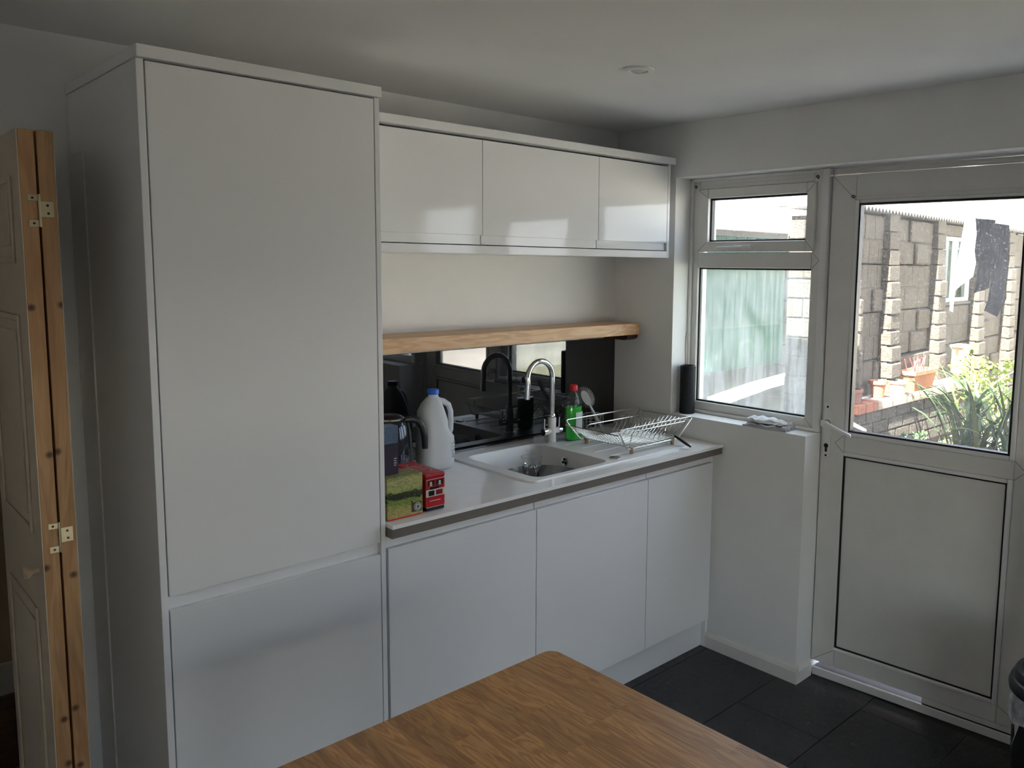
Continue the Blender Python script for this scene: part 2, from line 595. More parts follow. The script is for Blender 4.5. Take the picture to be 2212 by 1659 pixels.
# local door space: x = into the wall, y = along the door away from the window, z up
door = struct(thing('door_1', (.115, -1.45, 0)), 'white plastic back door with glass upper half', 'door')
def db(name, d0, d1, z0, z1, e0, e1, mat='upvc', bev=.004, seg=2, par=None):
    return box(name, e0, e1, d0, d1, z0, z1, mat, par or door, bev, seg, DM)
LT, LB = 2.072, .064
db('frame_head', .004, .86, LT + .004, OT - .004, .012, .075)
db('door_stop', .80, .8905, LB, LT + .02, .0605, .074)
db('frame_jamb', .846, .8905, .0, OT - .004, .0, .075)
db('threshold', .012, .846, .001, .034, .000, .014, 'upvc_new', .003)
db('threshold_dark_core', .012, .846, .001, .028, .0145, .075, 'black', 0)  # black core added to dim the bright line under the door
db('bottom_seal', .46, .845, .0345, .0415, .006, .05, 'black', 0)
db('weather_bar', .46, .845, .042, LB - .0003, .001, .05, 'upvc', .001)
db('stile', .006, .104, LB, LT, 0, .06)
db('stile', .722, .840, LB, LT, 0, .06)
db('rail', .104, .722, 1.972, LT, 0, .06)
db('rail', .104, .722, .972, 1.040, 0, .06)
db('rail', .104, .722, LB, .132, 0, .06)
# beads
for (d0, d1, z0, z1) in ((.104, .121, 1.040, 1.972), (.705, .722, 1.040, 1.972), (.121, .705, 1.959, 1.972), (.121, .705, 1.040, 1.058),
                         (.704, .722, .132, .972), (.098, .704, .132, .148), (.104, .704, .957, .972)):
    db('bead', d0, d1, z0, z1, -.006, .03, 'upvc_new', .005)
def dgasket(d0, d1, z0, z1, e0, e1, w):
    bm = bmesh.new()
    for a, b_, c, d in ((d0, d0 + w, z0, z1), (d1 - w, d1, z0, z1), (d0 + w, d1 - w, z1 - w, z1), (d0 + w, d1 - w, z0, z0 + w)):
        bm_box(bm, e0, e1, a, b_, c, d, mtx=DM)
    return obj('gasket', bm, 'black', door)
dgasket(.119, .707, 1.056, 1.960, -.004, .028, .008)
dgasket(.103, .706, .146, .959, .002, .02, .008)
db('panel', .108, .702, .150, .954, .006, .03, 'upvc', .001, 1)
M['door_glass'] = glass_pane('door_pane', (.93, .94, .94), .22, 'dust')
db('pane', .110, .715, 1.045, 1.968, .018, .024, 'door_glass', 0)
# handle furniture
pl_ = db('handle_plate', .018, .048, .935, 1.165, -.009, .001, 'upvc_new', .003)
def dcyl(name, c, r, e0, e1, mat, par):
    bm = bmesh.new()
    pts = [DM @ Vector((e0, c[0], c[1])), DM @ Vector((e1, c[0], c[1]))]
    bm_tube(bm, pts, r, 20)
    return obj(name, bm, mat, par, True)
dcyl('screw_hole', (.033, 1.150), .0045, -.0095, .0, 'black', door)
dcyl('screw_hole', (.033, .950), .0045, -.0095, .0, 'black', door)
dcyl('keyhole', (.033, .990), .0095, -.0098, .0, 'black', door)
db('keyhole_slot', .0275, .0385, .964, .988, -.0096, 0, 'black', .002)
dcyl('handle_hub', (.033, 1.082), .0125, -.045, -.008, 'upvc_new', door)
dcyl('hub_ring', (.033, 1.082), .0145, -.0105, -.008, 'black', door)
def lever(e, s):
    bm = bmesh.new()
    L = [(e, .024, 1.090), (e - s * .004, .036, 1.088), (e - s * .002, .06, 1.080), (e, .10, 1.066), (e + s * .003, .148, 1.050)]
    prev = None
    hh = [.010, .012, .010, .0075, .0055]
    for k, p in enumerate(L):
        ring = [bm.verts.new(DM @ Vector((p[0] + dx, p[1], p[2] + dz))) for dx, dz in ((-.006, -hh[k]), (.006, -hh[k]), (.006, hh[k]), (-.006, hh[k]))]
        if prev:
            for j in range(4):
                bm.faces.new((prev[j], prev[(j + 1) % 4], ring[(j + 1) % 4], ring[j]))
        else:
            bm.faces.new(ring)
        prev = ring
    bm.faces.new(prev)
    bmesh.ops.bevel(bm, geom=list(bm.edges), offset=.002, segments=2, affect='EDGES')
    return bm
obj('lever', lever(-.046, 1), 'upvc_new', door, 50)
obj('outer_lever', lever(.112, -1), 'upvc_new', door, 50)
dcyl('outer_hub', (.033, 1.082), .0125, .06, .112, 'upvc_new', door)
bmh = bmesh.new()
bm_tube(bmh, [DM @ Vector((-.012 - .002, .098 + .005 * math.cos(R(q)), 1.985 + .005 * math.sin(R(q)))) for q in range(0, 330, 30)] + [DM @ Vector((0, .104, 1.986))], .0018, 6)
obj('hook', bmh, 'black', door, True)
bm = bmesh.new(); bm_tube(bm, [DM @ Vector((-.008, .104, 1.986)), DM @ Vector((-.008, .80, 1.989))], .0012, 6); obj('curtain_wire', bm, 'sat', door)

# thin weld lines at the mitred corners of the plastic frames
M['weld'] = plain('grey_weld_line', (.30, .29, .27), .6)
def weld(par, a, b_, nrm, w=.0011):
    a, b_, n = Vector(a), Vector(b_), Vector(nrm).normalized()
    s_ = (b_ - a).normalized().cross(n) * w
    bm = bmesh.new()
    v = [bm.verts.new(p + n * e) for e in (-.0008, .0004) for p in (a - s_, b_ - s_, b_ + s_, a + s_)]
    for f in ((0, 1, 2, 3), (4, 5, 6, 7), (0, 1, 5, 4), (1, 2, 6, 5), (2, 3, 7, 6), (3, 0, 4, 7)):
        bm.faces.new([v[k] for k in f])
    return obj('weld_line', bm, 'weld', par)
dn = DM.to_3x3() @ Vector((-1, 0, 0))
for (p, q) in (((.008, LT - .002), (.102, 1.974)), ((.838, LT - .002), (.724, 1.974)), ((.008, LB + .002), (.102, .134)), ((.838, LB + .002), (.724, .134)),
               ((.102, 1.040), (.066, 1.006)), ((.066, 1.006), (.102, .972)), ((.724, 1.040), (.760, 1.006)), ((.760, 1.006), (.724, .972))):
    weld(door, DM @ Vector((0, p[0], p[1])), DM @ Vector((0, q[0], q[1])), dn)
for (p, q, xx) in (((-.404, 2.051), (-.456, 2.013), sx0), ((-.983, 2.051), (-.946, 2.013), sx0), ((-.404, 1.778), (-.456, 1.819), sx0), ((-.983, 1.778), (-.946, 1.819), sx0),
                   ((-1.013, 1.043), (-.971, 1.087), fx0), ((-.972, 1.772), (-1.006, 1.738), fx0), ((-1.006, 1.738), (-.972, 1.704), fx0)):
    weld(wn, (xx, p[0], p[1]), (xx, q[0], q[1]), (-1, 0, 0))

# ------------------------------------------------------------------ tall cabinet
x0, x1 = -2.294, -1.6627
tall = thing('tall_cabinet', (-1.98, -.3, 0), 'tall white gloss fridge housing with two handleless doors', 'cabinet')
box('side_panel', x0, x0 + .0165, -.617, -.004, 0, 2.1695, 'gloss', tall, .001)
box('side_panel', x1 - .0155, x1, -.617, -.004, 0, 2.1695, 'gloss', tall, .001)
box('body', x0 + .017, x1 - .016, -.588, -.005, .0, 2.165, 'carcass', tall)
box('door', -2.2745, -1.681, -.617, -.596, .8827, 2.166, 'gloss', tall, .0015, 2)
box('door', -2.2745, -1.681, -.617, -.596, .1393, .8473, 'gloss', tall, .0015, 2)
box('handle_channel', x0 + .0175, x1 - .0165, -.600, -.585, .846, .884, 'gloss', tall)
box('cornice', x0 - .002, x1, -.6306, -.002, 2.1705, 2.199, 'gloss', tall, .0015, 2)
box('plinth', x0 + .017, x1 - .016, -.56, -.55, 0, .137, 'gloss', tall)
box('scribe_strip', x0 - .004, x0, -.15, -.004, 0, 2.0, 'carcass', tall)

# ------------------------------------------------------------------ base cabinets
units = ((-1.6617, -1.0571, 'white base cabinet beside the tall fridge housing', -1.6560),
         (-1.0571, -.4544, 'white base cabinet in the middle under the sink bowl', -1.0571),
         (-.4544, -.0174, 'narrow white base cabinet nearest the window wall', -.4544))
for ua, ub, lab, da in units:
    c = thing('base_cabinet', ((ua + ub) / 2, -.3, .138), lab, 'cabinet', 'base cabinets under the worktop')
    box('body', ua + .0005, ub - .0005, -.592, -.01, .139, .76, 'carcass', c)
    box('door', da + .0018, ub - .0018, -.617, -.5965, .1393, .8554, 'gloss', c, .0015, 2)
    box('handle_channel', ua + .002, ub - .002, -.603, -.575, .857, .8965, 'gloss', c)
    box('top_rail', ua + .0005, ub - .0005, -.590, -.56, .76, .856, 'carcass', c)
tag(box('filler_panel', -.0172, -.001, -.600, -.02, .0, .8965, 'gloss', bev=.001), 'slim white filler strip between cabinet and window wall', 'panel')
tag(box('plinth', -1.6620, -.018, -.5767, -.560, .001, .136, 'gloss', bev=.001), 'white plinth board below the base cabinets', 'plinth')

# ------------------------------------------------------------------ worktop with the sink cut-out
ZW = .9385
SX0, SX1, SY0, SY1 = -1.045, -.105, -.578, -.052
wt = thing('worktop', (-.83, -.3, .8972), 'glossy white worktop with taupe front edge', 'worktop')
bm = bmesh.new()
cx0, cx1, cy0, cy1 = SX0 + .02, SX1 - .02, SY0 + .02, SY1 - .02
for a in ((-1.661, cx0, -.6536, -.001), (cx1, -.001, -.6536, -.001), (cx0, cx1, -.6536, cy0), (cx0, cx1, cy1, -.001)):
    bm_box(bm, a[0], a[1], a[2], a[3], .9265, ZW)
bmesh.ops.remove_doubles(bm, verts=bm.verts, dist=1e-5)
obj('slab', bm, 'worktop', wt)
box('edge_band', -1.661, -.001, -.650, -.626, .8972, .9265, 'edge', wt)
box('end_band', -1.661, -1.640, -.626, -.60, .8972, .9265, 'edge', wt)

# splashback
tag(box('splashback', -1.661, -.0045, -.0075, -.001, ZW + .001, 1.3636, 'splash', bev=.001), 'glossy black glass splashback above the worktop', 'splashback')

# oak shelf and its cleat
tag(box('wall_shelf', -1.660, -.0427, -.2006, -.001, 1.3925, 1.4443, 'oak', bev=.0015), 'thick oak floating shelf above the splashback', 'shelf')
bm = bmesh.new()
bm_prism(bm, [(-.001, 1.3915), (-.150, 1.3915), (-.148, 1.372), (-.130, 1.362), (-.001, 1.362)], 'x', -.075, -.001)
tag(obj('shelf_cleat', bm, 'darkwood'), 'dark wooden cleat holding the right end of the shelf', 'bracket')

# ------------------------------------------------------------------ wall cabinets
wun = ((-1.6610, -1.0900, 'white wall cabinet next to the tall fridge housing'),
       (-1.0900, -.4935, 'widest white wall cabinet, middle of the three'),
       (-.4935, -.0535, 'white wall cabinet nearest the window'))
for ua, ub, lab in wun:
    c = thing('wall_cabinet', ((ua + ub) / 2, -.17, 1.746), lab, 'cabinet', 'wall cabinets above the shelf')
    box('body', ua + .0005, ub - .0005, -.330, -.002, 1.779, 2.150, 'carcass', c)
    box('door', ua + .0015, ub - .0015, -.3553, -.335, 1.8111, 2.1455, 'gloss', c, .0015, 2)
    box('grip_rail', ua + .003, ub - .003, -.344, -.329, 1.779, 1.8135, 'gloss', c)
tag(box('pelmet', -1.661, -.0535, -.3553, -.002, 1.7457, 1.7755, 'gloss', bev=.001), 'glossy white pelmet board under the wall cabinets', 'panel')
tag(box('end_panel', -.0530, -.0370, -.3553, -.002, 1.7457, 2.1525, 'gloss', bev=.001), 'white end panel of the wall cabinets beside the window', 'panel')
tag(box('cornice_board', -1.661, -.0350, -.3837, -.002, 2.1530, 2.1815, 'gloss', bev=.0015), 'white cornice board on top of the wall cabinets', 'cornice')

# ------------------------------------------------------------------ sink
def rrect(xa, xb, ya, yb, r, n=5):
    pts = []
    for cx_, cy_, a0 in ((xb - r, yb - r, 0), (xa + r, yb - r, 90), (xa + r, ya + r, 180), (xb - r, ya + r, 270)):
        for k in range(n + 1):
            a = R(a0 + 90 * k / n)
            pts.append((cx_ + r * math.cos(a), cy_ + r * math.sin(a)))
    return pts
sink = thing('sink', (-.575, -.31, ZW), 'white composite sink with bowl on the left and ridged drainer', 'sink')
bm = bmesh.new()
ZR = ZW + .006
outer = rrect(SX0, SX1, SY0, SY1, .03)
inner = rrect(-.995, -.605, -.548, -.112, .045)
def ring(pts, z):
    return [bm.verts.new((p[0], p[1], z)) for p in pts]
def bridge(a, b):
    n = len(a)
    for k in range(n):
        bm.faces.new((a[k], a[(k + 1) % n], b[(k + 1) % n], b[k]))
o0 = ring(outer, ZW + .0004)
o1 = ring(rrect(SX0 + .002, SX1 - .002, SY0 + .002, SY1 - .002, .03), ZR)
bridge(o0, o1)
# deck: rim ring + drainer, built from the outer loop to the bowl loop
i0 = ring(inner, ZR)
n_ = len(i0)
for k in range(n_):
    bm.faces.new((o1[k], o1[(k + 1) % n_], i0[(k + 1) % n_], i0[k]))
prev = i0
for (ins, z, r_) in ((.004, ZR - .006, .044), (.012, ZR - .12, .05), (.03, ZR - .155, .06), (.06, ZR - .165, .06)):
    rg = ring(rrect(-.995 + ins, -.605 - ins, -.548 + ins, -.112 - ins, r_), z)
    bridge(prev, rg)
    prev = rg
bm.faces.new(prev)
obj('basin', bm, 'sink', sink, 30)
for k in range(4):
    yk = -.225 - .088 * k
    bm = bmesh.new()
    bm_tube(bm, [(-.545 + (.012 if k == 1 else 0), yk, ZR - .0006), (-.20, yk, ZR - .0006)], .0035, 8)
    obj('drainer_ridge', bm, 'sink', sink, True)
bm = bmesh.new()
bm_lathe(bm, [(.0, 0), (.024, 0), (.024, .002), (.021, .004), (.0, .004)][1:4], (-.556, -.525, ZR), 24)
obj('tap_hole_cap', bm, 'steel', sink, True)
bm = bmesh.new()
bm_tube(bm, [(-.620, -.30, ZR - .045), (-.612, -.30, ZR - .045)], .020, 24)
ov = obj('overflow', bm, 'chrome', sink, True)
for k in range(3):
    a = R(90 + 120 * k)
    bm = bmesh.new()
    bm_tube(bm, [(-.6215, -.30 + .009 * math.cos(a), ZR - .045 + .009 * math.sin(a)), (-.612, -.30 + .009 * math.cos(a), ZR - .045 + .009 * math.sin(a))], .0058, 12)
    obj('overflow_slot', bm, 'black', sink, True)
bm = bmesh.new()
bm_lathe(bm, [(.042, 0), (.042, .003), (.030, .004), (.028, .001)], (-.80, -.33, ZR - .165), 24)
obj('waste', bm, 'chrome', sink, True)

# ------------------------------------------------------------------ tap
tap = thing('kitchen_tap', (-.552, -.150, ZR), 'chrome swan neck mixer tap with white body', 'tap')
tx, ty = -.552, -.150
M['tapw'] = plain('white_tap_body', (.78, .77, .75), .3, var=.02)
bm = bmesh.new()
bm_lathe(bm, [(.024, .0005), (.024, .004), (.018, .006), (.018, .108), (.016, .112)], (tx, ty, ZR), 24)
obj('body', bm, 'tapw', tap, True)
bm = bmesh.new()
bm_lathe(bm, [(.0255, .0), (.0255, .0035), (.019, .0045), (.019, .003)], (tx, ty, ZR + .0004), 24)
obj('base_ring', bm, 'chrome', tap, True)
bm = bmesh.new()
pts = [(tx, ty, ZR + .108), (tx, ty, ZR + .285)]
for k in range(0, 17):
    a = R(180 * 1.06 * k / 16)
    pts.append((tx - .073 + .073 * math.cos(a), ty - .006 * k / 16, ZR + .288 + .073 * math.sin(a)))
e = pts[-1]
pts += [(e[0] - .002, e[1], e[2] - .03), (e[0] - .003, e[1], e[2] - .058)]
bm_tube(bm, pts, .0115, 16)
obj('spout', bm, 'chrome', tap, 50)
bm = bmesh.new(); bm_tube(bm, [(e[0] - .003, e[1], e[2] - .056), (e[0] - .0035, e[1], e[2] - .068)], .0125, 16); obj('aerator', bm, 'chrome', tap, True)
bm = bmesh.new(); bm_lathe(bm, [(.0135, .108), (.0150, .112), (.0150, .124), (.0125, .128)], (tx, ty, ZR), 20); obj('collar', bm, 'chrome', tap, True)
for s in (-1, 1):
    bm = bmesh.new(); bm_tube(bm, [(tx, ty, ZR + .052), (tx + s * .034, ty, ZR + .052)], .0135, 16); obj('valve_arm', bm, 'tapw', tap, True)
    bm = bmesh.new(); bm_tube(bm, [(tx + s * .034, ty, ZR + .052), (tx + s * .052, ty, ZR + .052)], .0155, 18)
    h = obj('valve_cap', bm, 'chrome', tap, True)
    bm = bmesh.new(); bm_tube(bm, [(tx + s * .043, ty, ZR + .062), (tx + s * .044, ty, ZR + .108)], [.0042, .0036], 10); obj('lever', bm, 'chrome', h, True)

# ------------------------------------------------------------------ washing-up bottle
def clear_mat(name, col, rough=.05, ior=1.45):
    m, t, b = new_mat(name)
    b.inputs['Base Color'].default_value = (*col, 1)
    b.inputs['Roughness'].default_value = rough
    b.inputs['IOR'].default_value = ior
    b.inputs['Transmission Weight'].default_value = 1
    return m
M['clearp'] = glass_pane('clear_plastic', (.97, .99, .98))
M['greenl'] = plain('green_washing_up_liquid', (.02, .50, .03), .12, var=.1, scale=20)
M['redp'] = plain('red_plastic', (.66, .015, .022), .3, var=.05)
M['labelw'] = plain('pale_label', (.72, .76, .72), .4, var=.12, scale=40)
bx_, by_ = -.440, -.168
sp = thing('washing_up_bottle', (bx_, by_, ZR + .001), 'clear bottle of green washing up liquid with red cap', 'bottle')
zb = ZR + .001
bm = bmesh.new()
prof = [(.040, 0), (.046, .006), (.047, .05), (.0465, .12), (.045, .155), (.038, .185), (.025, .205), (.015, .213), (.013, .222)]
bm_lathe(bm, prof, (bx_, by_, zb), 28, 1.0, .62)
obj('bottle_body', bm, 'clearp', sp, True)
bm = bmesh.new()
bm_lathe(bm, [(.037, .003), (.0435, .008), (.0445, .05), (.044, .12), (.0432, .148)], (bx_, by_, zb), 28, 1.0, .60)
obj('liquid', bm, 'greenl', sp, True)
bm = bmesh.new()
bm_lathe(bm, [(.0175, .218), (.0185, .222), (.0185, .238), (.016, .243), (.008, .246)], (bx_, by_, zb), 20)
obj('cap', bm, 'redp', sp, True)
def shell(prof_r, z0, z1, a0, a1, c, sx, sy, n=12, m=6, off=.0008):
    bm = bmesh.new()
    rows = []
    for j in range(m + 1):
        z = z0 + (z1 - z0) * j / m
        rows.append([bm.verts.new((c[0] + (prof_r(z) + off) * sx * math.cos(a0 + (a1 - a0) * k / n), c[1] + (prof_r(z) + off) * sy * math.sin(a0 + (a1 - a0) * k / n), c[2] + z)) for k in range(n + 1)])
    for j in range(m):
        for k in range(n):
            bm.faces.new((rows[j][k], rows[j][k + 1], rows[j + 1][k + 1], rows[j + 1][k]))
    return bm
obj('label', shell(lambda z: .047, .030, .125, R(255), R(350), (bx_, by_, zb), 1.0, .62), 'labelw', sp, True)

# ------------------------------------------------------------------ milk bottle
M['hdpe'] = plain('milky_plastic', (.78, .81, .84), .35, var=.05, scale=14)
M['hdpe'].node_tree.nodes['Principled BSDF'].inputs['Transmission Weight'].default_value = .22
M['hdpe'].node_tree.nodes['Principled BSDF'].inputs['Subsurface Weight'].default_value = .0
M['bluep'] = plain('blue_plastic', (.01, .12, .62), .35, var=.05)
mx, my = -1.160, -.150
mz = ZW + .0008
milk = thing('milk_bottle', (mx, my, mz), 'empty translucent plastic milk bottle with blue cap', 'bottle')
bm = bmesh.new()
secs = [(.062, .0), (.070, .008), (.072, .03), (.072, .12), (.071, .155), (.068, .185), (.060, .215), (.047, .243), (.032, .262), (.022, .272), (.019, .280), (.019, .288)]
rings_ = []
nn = 32
mrot = R(-12)
def sq(a, p=.62):
    c, s = math.cos(a), math.sin(a)
    return (abs(c) ** p * (1 if c >= 0 else -1), abs(s) ** p * (1 if s >= 0 else -1))
def mpt(px, py, pz):
    return (mx + px * math.cos(mrot) - py * math.sin(mrot), my + px * math.sin(mrot) + py * math.cos(mrot), mz + pz)
for k, (r_, z) in enumerate(secs):
    pw = .62 if k < 7 else (.62 + .38 * (k - 6) / (len(secs) - 7))
    rg = []
    # neck leans towards the left, away from the handle; handle bay cut in on the right
    sh = -.006 if z > .2 else 0
    for j in range(nn):
        a = 2 * math.pi * j / nn
        u, v = sq(a, pw)
        xx, yy = u * r_ * .94 + sh, v * r_ * .86
        if .125 < z < .262 and xx > 0.02:
            kk = min(1, (z - .125) / .03, (.275 - z) / .03)
            xx = xx * (1 - .36 * max(0, kk)) if xx > 0.02 else xx
        rg.append(bm.verts.new(mpt(xx, yy, z)))
    rings_.append(rg)
for k in range(len(rings_) - 1):
    for j in range(nn):
        bm.faces.new((rings_[k][j], rings_[k][(j + 1) % nn], rings_[k + 1][(j + 1) % nn], rings_[k + 1][j]))
bm.faces.new(rings_[0][::-1]); bm.faces.new(rings_[-1])
obj('bottle_body', bm, 'hdpe', milk, 60)
bm = bmesh.new()
hp = [(.052, 0, .118), (.064, 0, .140), (.066, 0, .175), (.065, 0, .210), (.056, 0, .236), (.036, 0, .250), (.018, 0, .255)]
bm_tube(bm, [mpt(*p) for p in hp], [.014, .0115, .0105, .0105, .011, .012, .012], 12)
obj('handle', bm, 'hdpe', milk, 60)
bm = bmesh.new()
cc = mpt(-.006, 0, 0)
bm_lathe(bm, [(.0205, .281), (.0225, .283), (.0225, .297), (.0205, .300), (.010, .3005)], (cc[0], cc[1], mz), 28)
obj('cap', bm, 'bluep', milk, True)
def paper_print(name, base, ink, sx, sz):
    m, t, b = new_mat(name)
    v = coords(t, (sx, sx, sz))
    n = ramp(t, noise(t, v, 1, 2, .5), [(.50, base), (.56, ink)])
    lk(t, n, b.inputs['Base Color'])
    b.inputs['Roughness'].default_value = .5
    return m
M['milklabel'] = paper_print('milk_label', (.78, .80, .82), (.22, .24, .30), 90, 220)
bm = bmesh.new()
for j in range(2):
    pass
pv = []
for k in range(7):
    a = R(-62 + 44 * k / 6)
    u, v = sq(a)
    pv.append((u * .072 * .94 + .0012, v * .072 * .86 - .0012))
rows = [[bm.verts.new(mpt(p[0], p[1], z)) for p in pv] for z in (.042, .104)]
for k in range(6):
    bm.faces.new((rows[0][k], rows[0][k + 1], rows[1][k + 1], rows[1][k]))
obj('label', bm, 'milklabel', milk, True)

# ------------------------------------------------------------------ kettle
M['ket'] = plain('dark_polished_steel', (.055, .06, .07), .12, .85, var=.05)
kx, ky = -1.360, -.150
ket = thing('kettle', (kx, ky, ZW + .001), 'dark steel jug kettle with black handle beside the milk', 'kettle')
bm = bmesh.new()
bm_lathe(bm, [(.082, 0), (.084, .003), (.084, .020), (.080, .023)], (kx, ky, ZW + .001), 36)
obj('power_base', bm, 'blackp', ket, True)
bm = bmesh.new()
bm_lathe(bm, [(.078, .024), (.080, .028), (.079, .09), (.076, .14), (.070, .185), (.060, .205), (.052, .212)], (kx, ky, ZW + .001), 36)
obj('jug', bm, 'ket', ket, True)
bm = bmesh.new()
bm_lathe(bm, [(.054, .210), (.054, .216), (.040, .224), (.012, .227)], (kx, ky, ZW + .001), 30)
obj('lid', bm, 'blackp', ket, True)
bm = bmesh.new()
bm_lathe(bm, [(.0555, .209), (.057, .212), (.057, .2145), (.0545, .2165)], (kx, ky, ZW + .001), 30)
obj('rim', bm, 'chrome', ket, True)
bm = bmesh.new()
hv = [(.050, .205), (.085, .208), (.108, .198), (.124, .172), (.131, .135), (.132, .092)]
hdir = Vector((.93, -.36, 0)).normalized()
bm_tube(bm, [Vector((kx, ky, ZW)) + hdir * a + Vector((0, 0, b_)) for a, b_ in hv], [.016, .0145, .0135, .013, .0125, .011], 14)
obj('handle', bm, 'blackp', ket, True)
bm = bmesh.new()
bm_tube(bm, [Vector((kx, ky, ZW)) + hdir * a + Vector((0, 0, b_)) for a, b_ in ((.079, .03), (.081, .09), (.076, .16), (.066, .20))], .007, 8)
obj('handle_spine', bm, 'blackp', ket, True)

# ------------------------------------------------------------------ tea boxes
def landscape_mat():
    m, t, b = new_mat('field_print')
    tc = t.nodes.new('ShaderNodeTexCoord')
    sep = t.nodes.new('ShaderNodeSeparateXYZ')
    lk(t, tc.outputs['Object'], sep.inputs[0])
    v = coords(t, (1, 1, 2.6))
    n = noise(t, v, 42, 5, .6, .4)
    a = t.nodes.new('ShaderNodeMath'); a.operation = 'MULTIPLY_ADD'
    lk(t, n, a.inputs[0]); a.inputs[1].default_value = .05
    lk(t, sep.outputs[2], a.inputs[2])
    mr = t.nodes.new('ShaderNodeMapRange')
    mr.inputs[1].default_value = .02
    mr.inputs[2].default_value = .165
    lk(t, a.outputs[0], mr.inputs[0])
    bands = ramp(t, mr.outputs[0], [(0, (.42, .33, .12)), (.26, (.40, .37, .12)), (.36, (.20, .27, .05)), (.42, (.24, .32, .08)), (.46, (.025, .032, .012)),
                                    (.57, (.04, .05, .02)), (.61, (.34, .40, .12)), (.70, (.48, .47, .18)), (.78, (.32, .36, .12)), (.82, (.56, .52, .22)), (.95, (.26, .28, .09))])
    det = ramp(t, noise(t, coords(t, (1, 1, 2)), 140, 4, .7), [(.35, .55), (.65, 1.2)])
    c = mixc(t, 1.0, bands, det, 'MULTIPLY')
    lk(t, c, b.inputs['Base Color'])
    b.inputs['Roughness'].default_value = .35
    return m
M['field'] = landscape_mat()
M['sealg'] = plain('dark_green_print', (.02, .06, .05), .4)
M['sealw'] = plain('pale_print', (.55, .66, .60), .4)
M['brown'] = plain('brown_print', (.08, .05, .03), .4)
tea = thing('tea_box', (-1.588, -.58, ZW + .0005), 'tea carton printed with green fields at the worktop edge', 'box')
ax0, ax1, ay0, ay1, at_ = -1.652, -1.526, -.610, -.532, 1.070
box('carton', ax0, ax1, ay0, ay1, ZW + .0008, at_, 'field', tea, .001)
box('red_base_line', ax0 + .001, ax1 - .001, ay0 - .0004, ay0 + .001, ZW + .001, ZW + .0045, 'redp', tea)
# printed gate post and round seal
box('printed_post', ax1 - .041, ax1 - .0375, ay0 - .0006, ay0 + .001, ZW + .012, ZW + .049, 'brown', tea)
box('printed_patch', ax1 - .0375, ax1 - .004, ay0 - .0005, ay0 + .001, ZW + .012, ZW + .042, 'brown', tea)
def disc(name, x, y, z, r, mat, par, th=.0004, n=24):
    bm = bmesh.new()
    bm_tube(bm, [(x, y, z), (x, y + th + .001, z)], r, n)
    return obj(name, bm, mat, par)
disc('seal', ax1 - .0185, ay0 - .0009, ZW + .027, .0130, 'sealw', tea)
disc('seal_ring', ax1 - .0185, ay0 - .0012, ZW + .027, .0108, 'sealg', tea)
disc('seal_centre', ax1 - .0185, ay0 - .0015, ZW + .027, .0086, 'sealw', tea)
bm = bmesh.new()
fr_ = [(0, .006), (.003, .004), (.005, .0005), (.003, -.003), (.0035, -.006), (.0, -.004), (-.004, -.006), (-.003, -.002), (-.005, .001), (-.002, .003)]
bm_prism(bm, [(ax1 - .0185 + p[0], ZW + .027 + p[1]) for p in fr_], 'y', ay0 - .0018, ay0 - .0014)
obj('seal_frog', bm, 'sealg', tea)
box('lid_flap', -1.645, -1.622, -.566, -.552, at_, at_ + .0008, 'labelw', tea)

# red double-decker tin
bt = thing('bus_tin', (-1.476, -.517, ZW + .0005), 'red tin shaped like a double decker bus', 'tin')
bx0, bx1, by0, by1, bz1 = -1.513, -1.440, -.608, -.428, 1.058
M['red'] = plain('red_tin', (.42, .010, .018), .28, var=.08, scale=30)
M['darkred'] = plain('dark_red_tin', (.20, .006, .02), .3)
M['cream'] = plain('cream_print', (.62, .58, .50), .35)
M['navy'] = plain('black_window_print', (.012, .010, .014), .25)
box('tin_body', bx0, bx1, by0, by1, ZW + .012, 1.043, 'red', bt, .004, 2)
box('chassis', bx0 + .002, bx1 - .002, by0 + .001, by1 - .002, ZW + .0008, ZW + .0125, 'navy', bt, .002)
box('roof_lid', bx0 - .001, bx1 + .001, by0 - .001, by1 + .001, 1.041, bz1, 'red', bt, .006, 3)
yb0 = by0 - .0005
box('cream_band', bx0 + .001, bx1 - .001, yb0, by0 + .001, .985, 1.008, 'cream', bt)
box('side_band', bx1 - .001, bx1 + .0005, by0 + .004, by1 - .004, .985, 1.008, 'cream', bt)
def bwin(xa, xb, za, zb, mat='navy'):
    box('window_print', xa, xb, yb0 - .0005, by0 + .001, za, zb, mat, bt, .0004)
bwin(-1.505, -1.481, 1.019, 1.036); bwin(-1.474, -1.448, 1.019, 1.036)
bwin(-1.503, -1.481, .988, 1.004); bwin(-1.475, -1.450, .988, 1.004, 'darkred')
box('destination_board', -1.497, -1.464, yb0 - .0005, by0 + .001, 1.008, 1.0155, 'navy', bt)
box('registration_line', -1.499, -1.458, yb0 - .0004, by0 + .001, .9705, .9725, 'cream', bt)
box('gold_line', bx0 + .002, bx1 - .002, yb0 - .0004, by0 + .001, 1.0395, 1.0408, 'cream', bt)
box('bumper_line', bx0 + .002, bx1 - .002, yb0 - .0004, by0 + .001, .9505, .9520, 'cream', bt)
for xx, cmat in ((-1.494, 'cream'), (-1.461, 'sealw')):
    disc('passenger_print', xx, yb0 - .0008, 1.029, .0042, cmat, bt, n=12)
    box('passenger_print', xx - .005, xx + .005, yb0 - .0008, by0 + .001, 1.0195, 1.0245, cmat, bt, .0004)
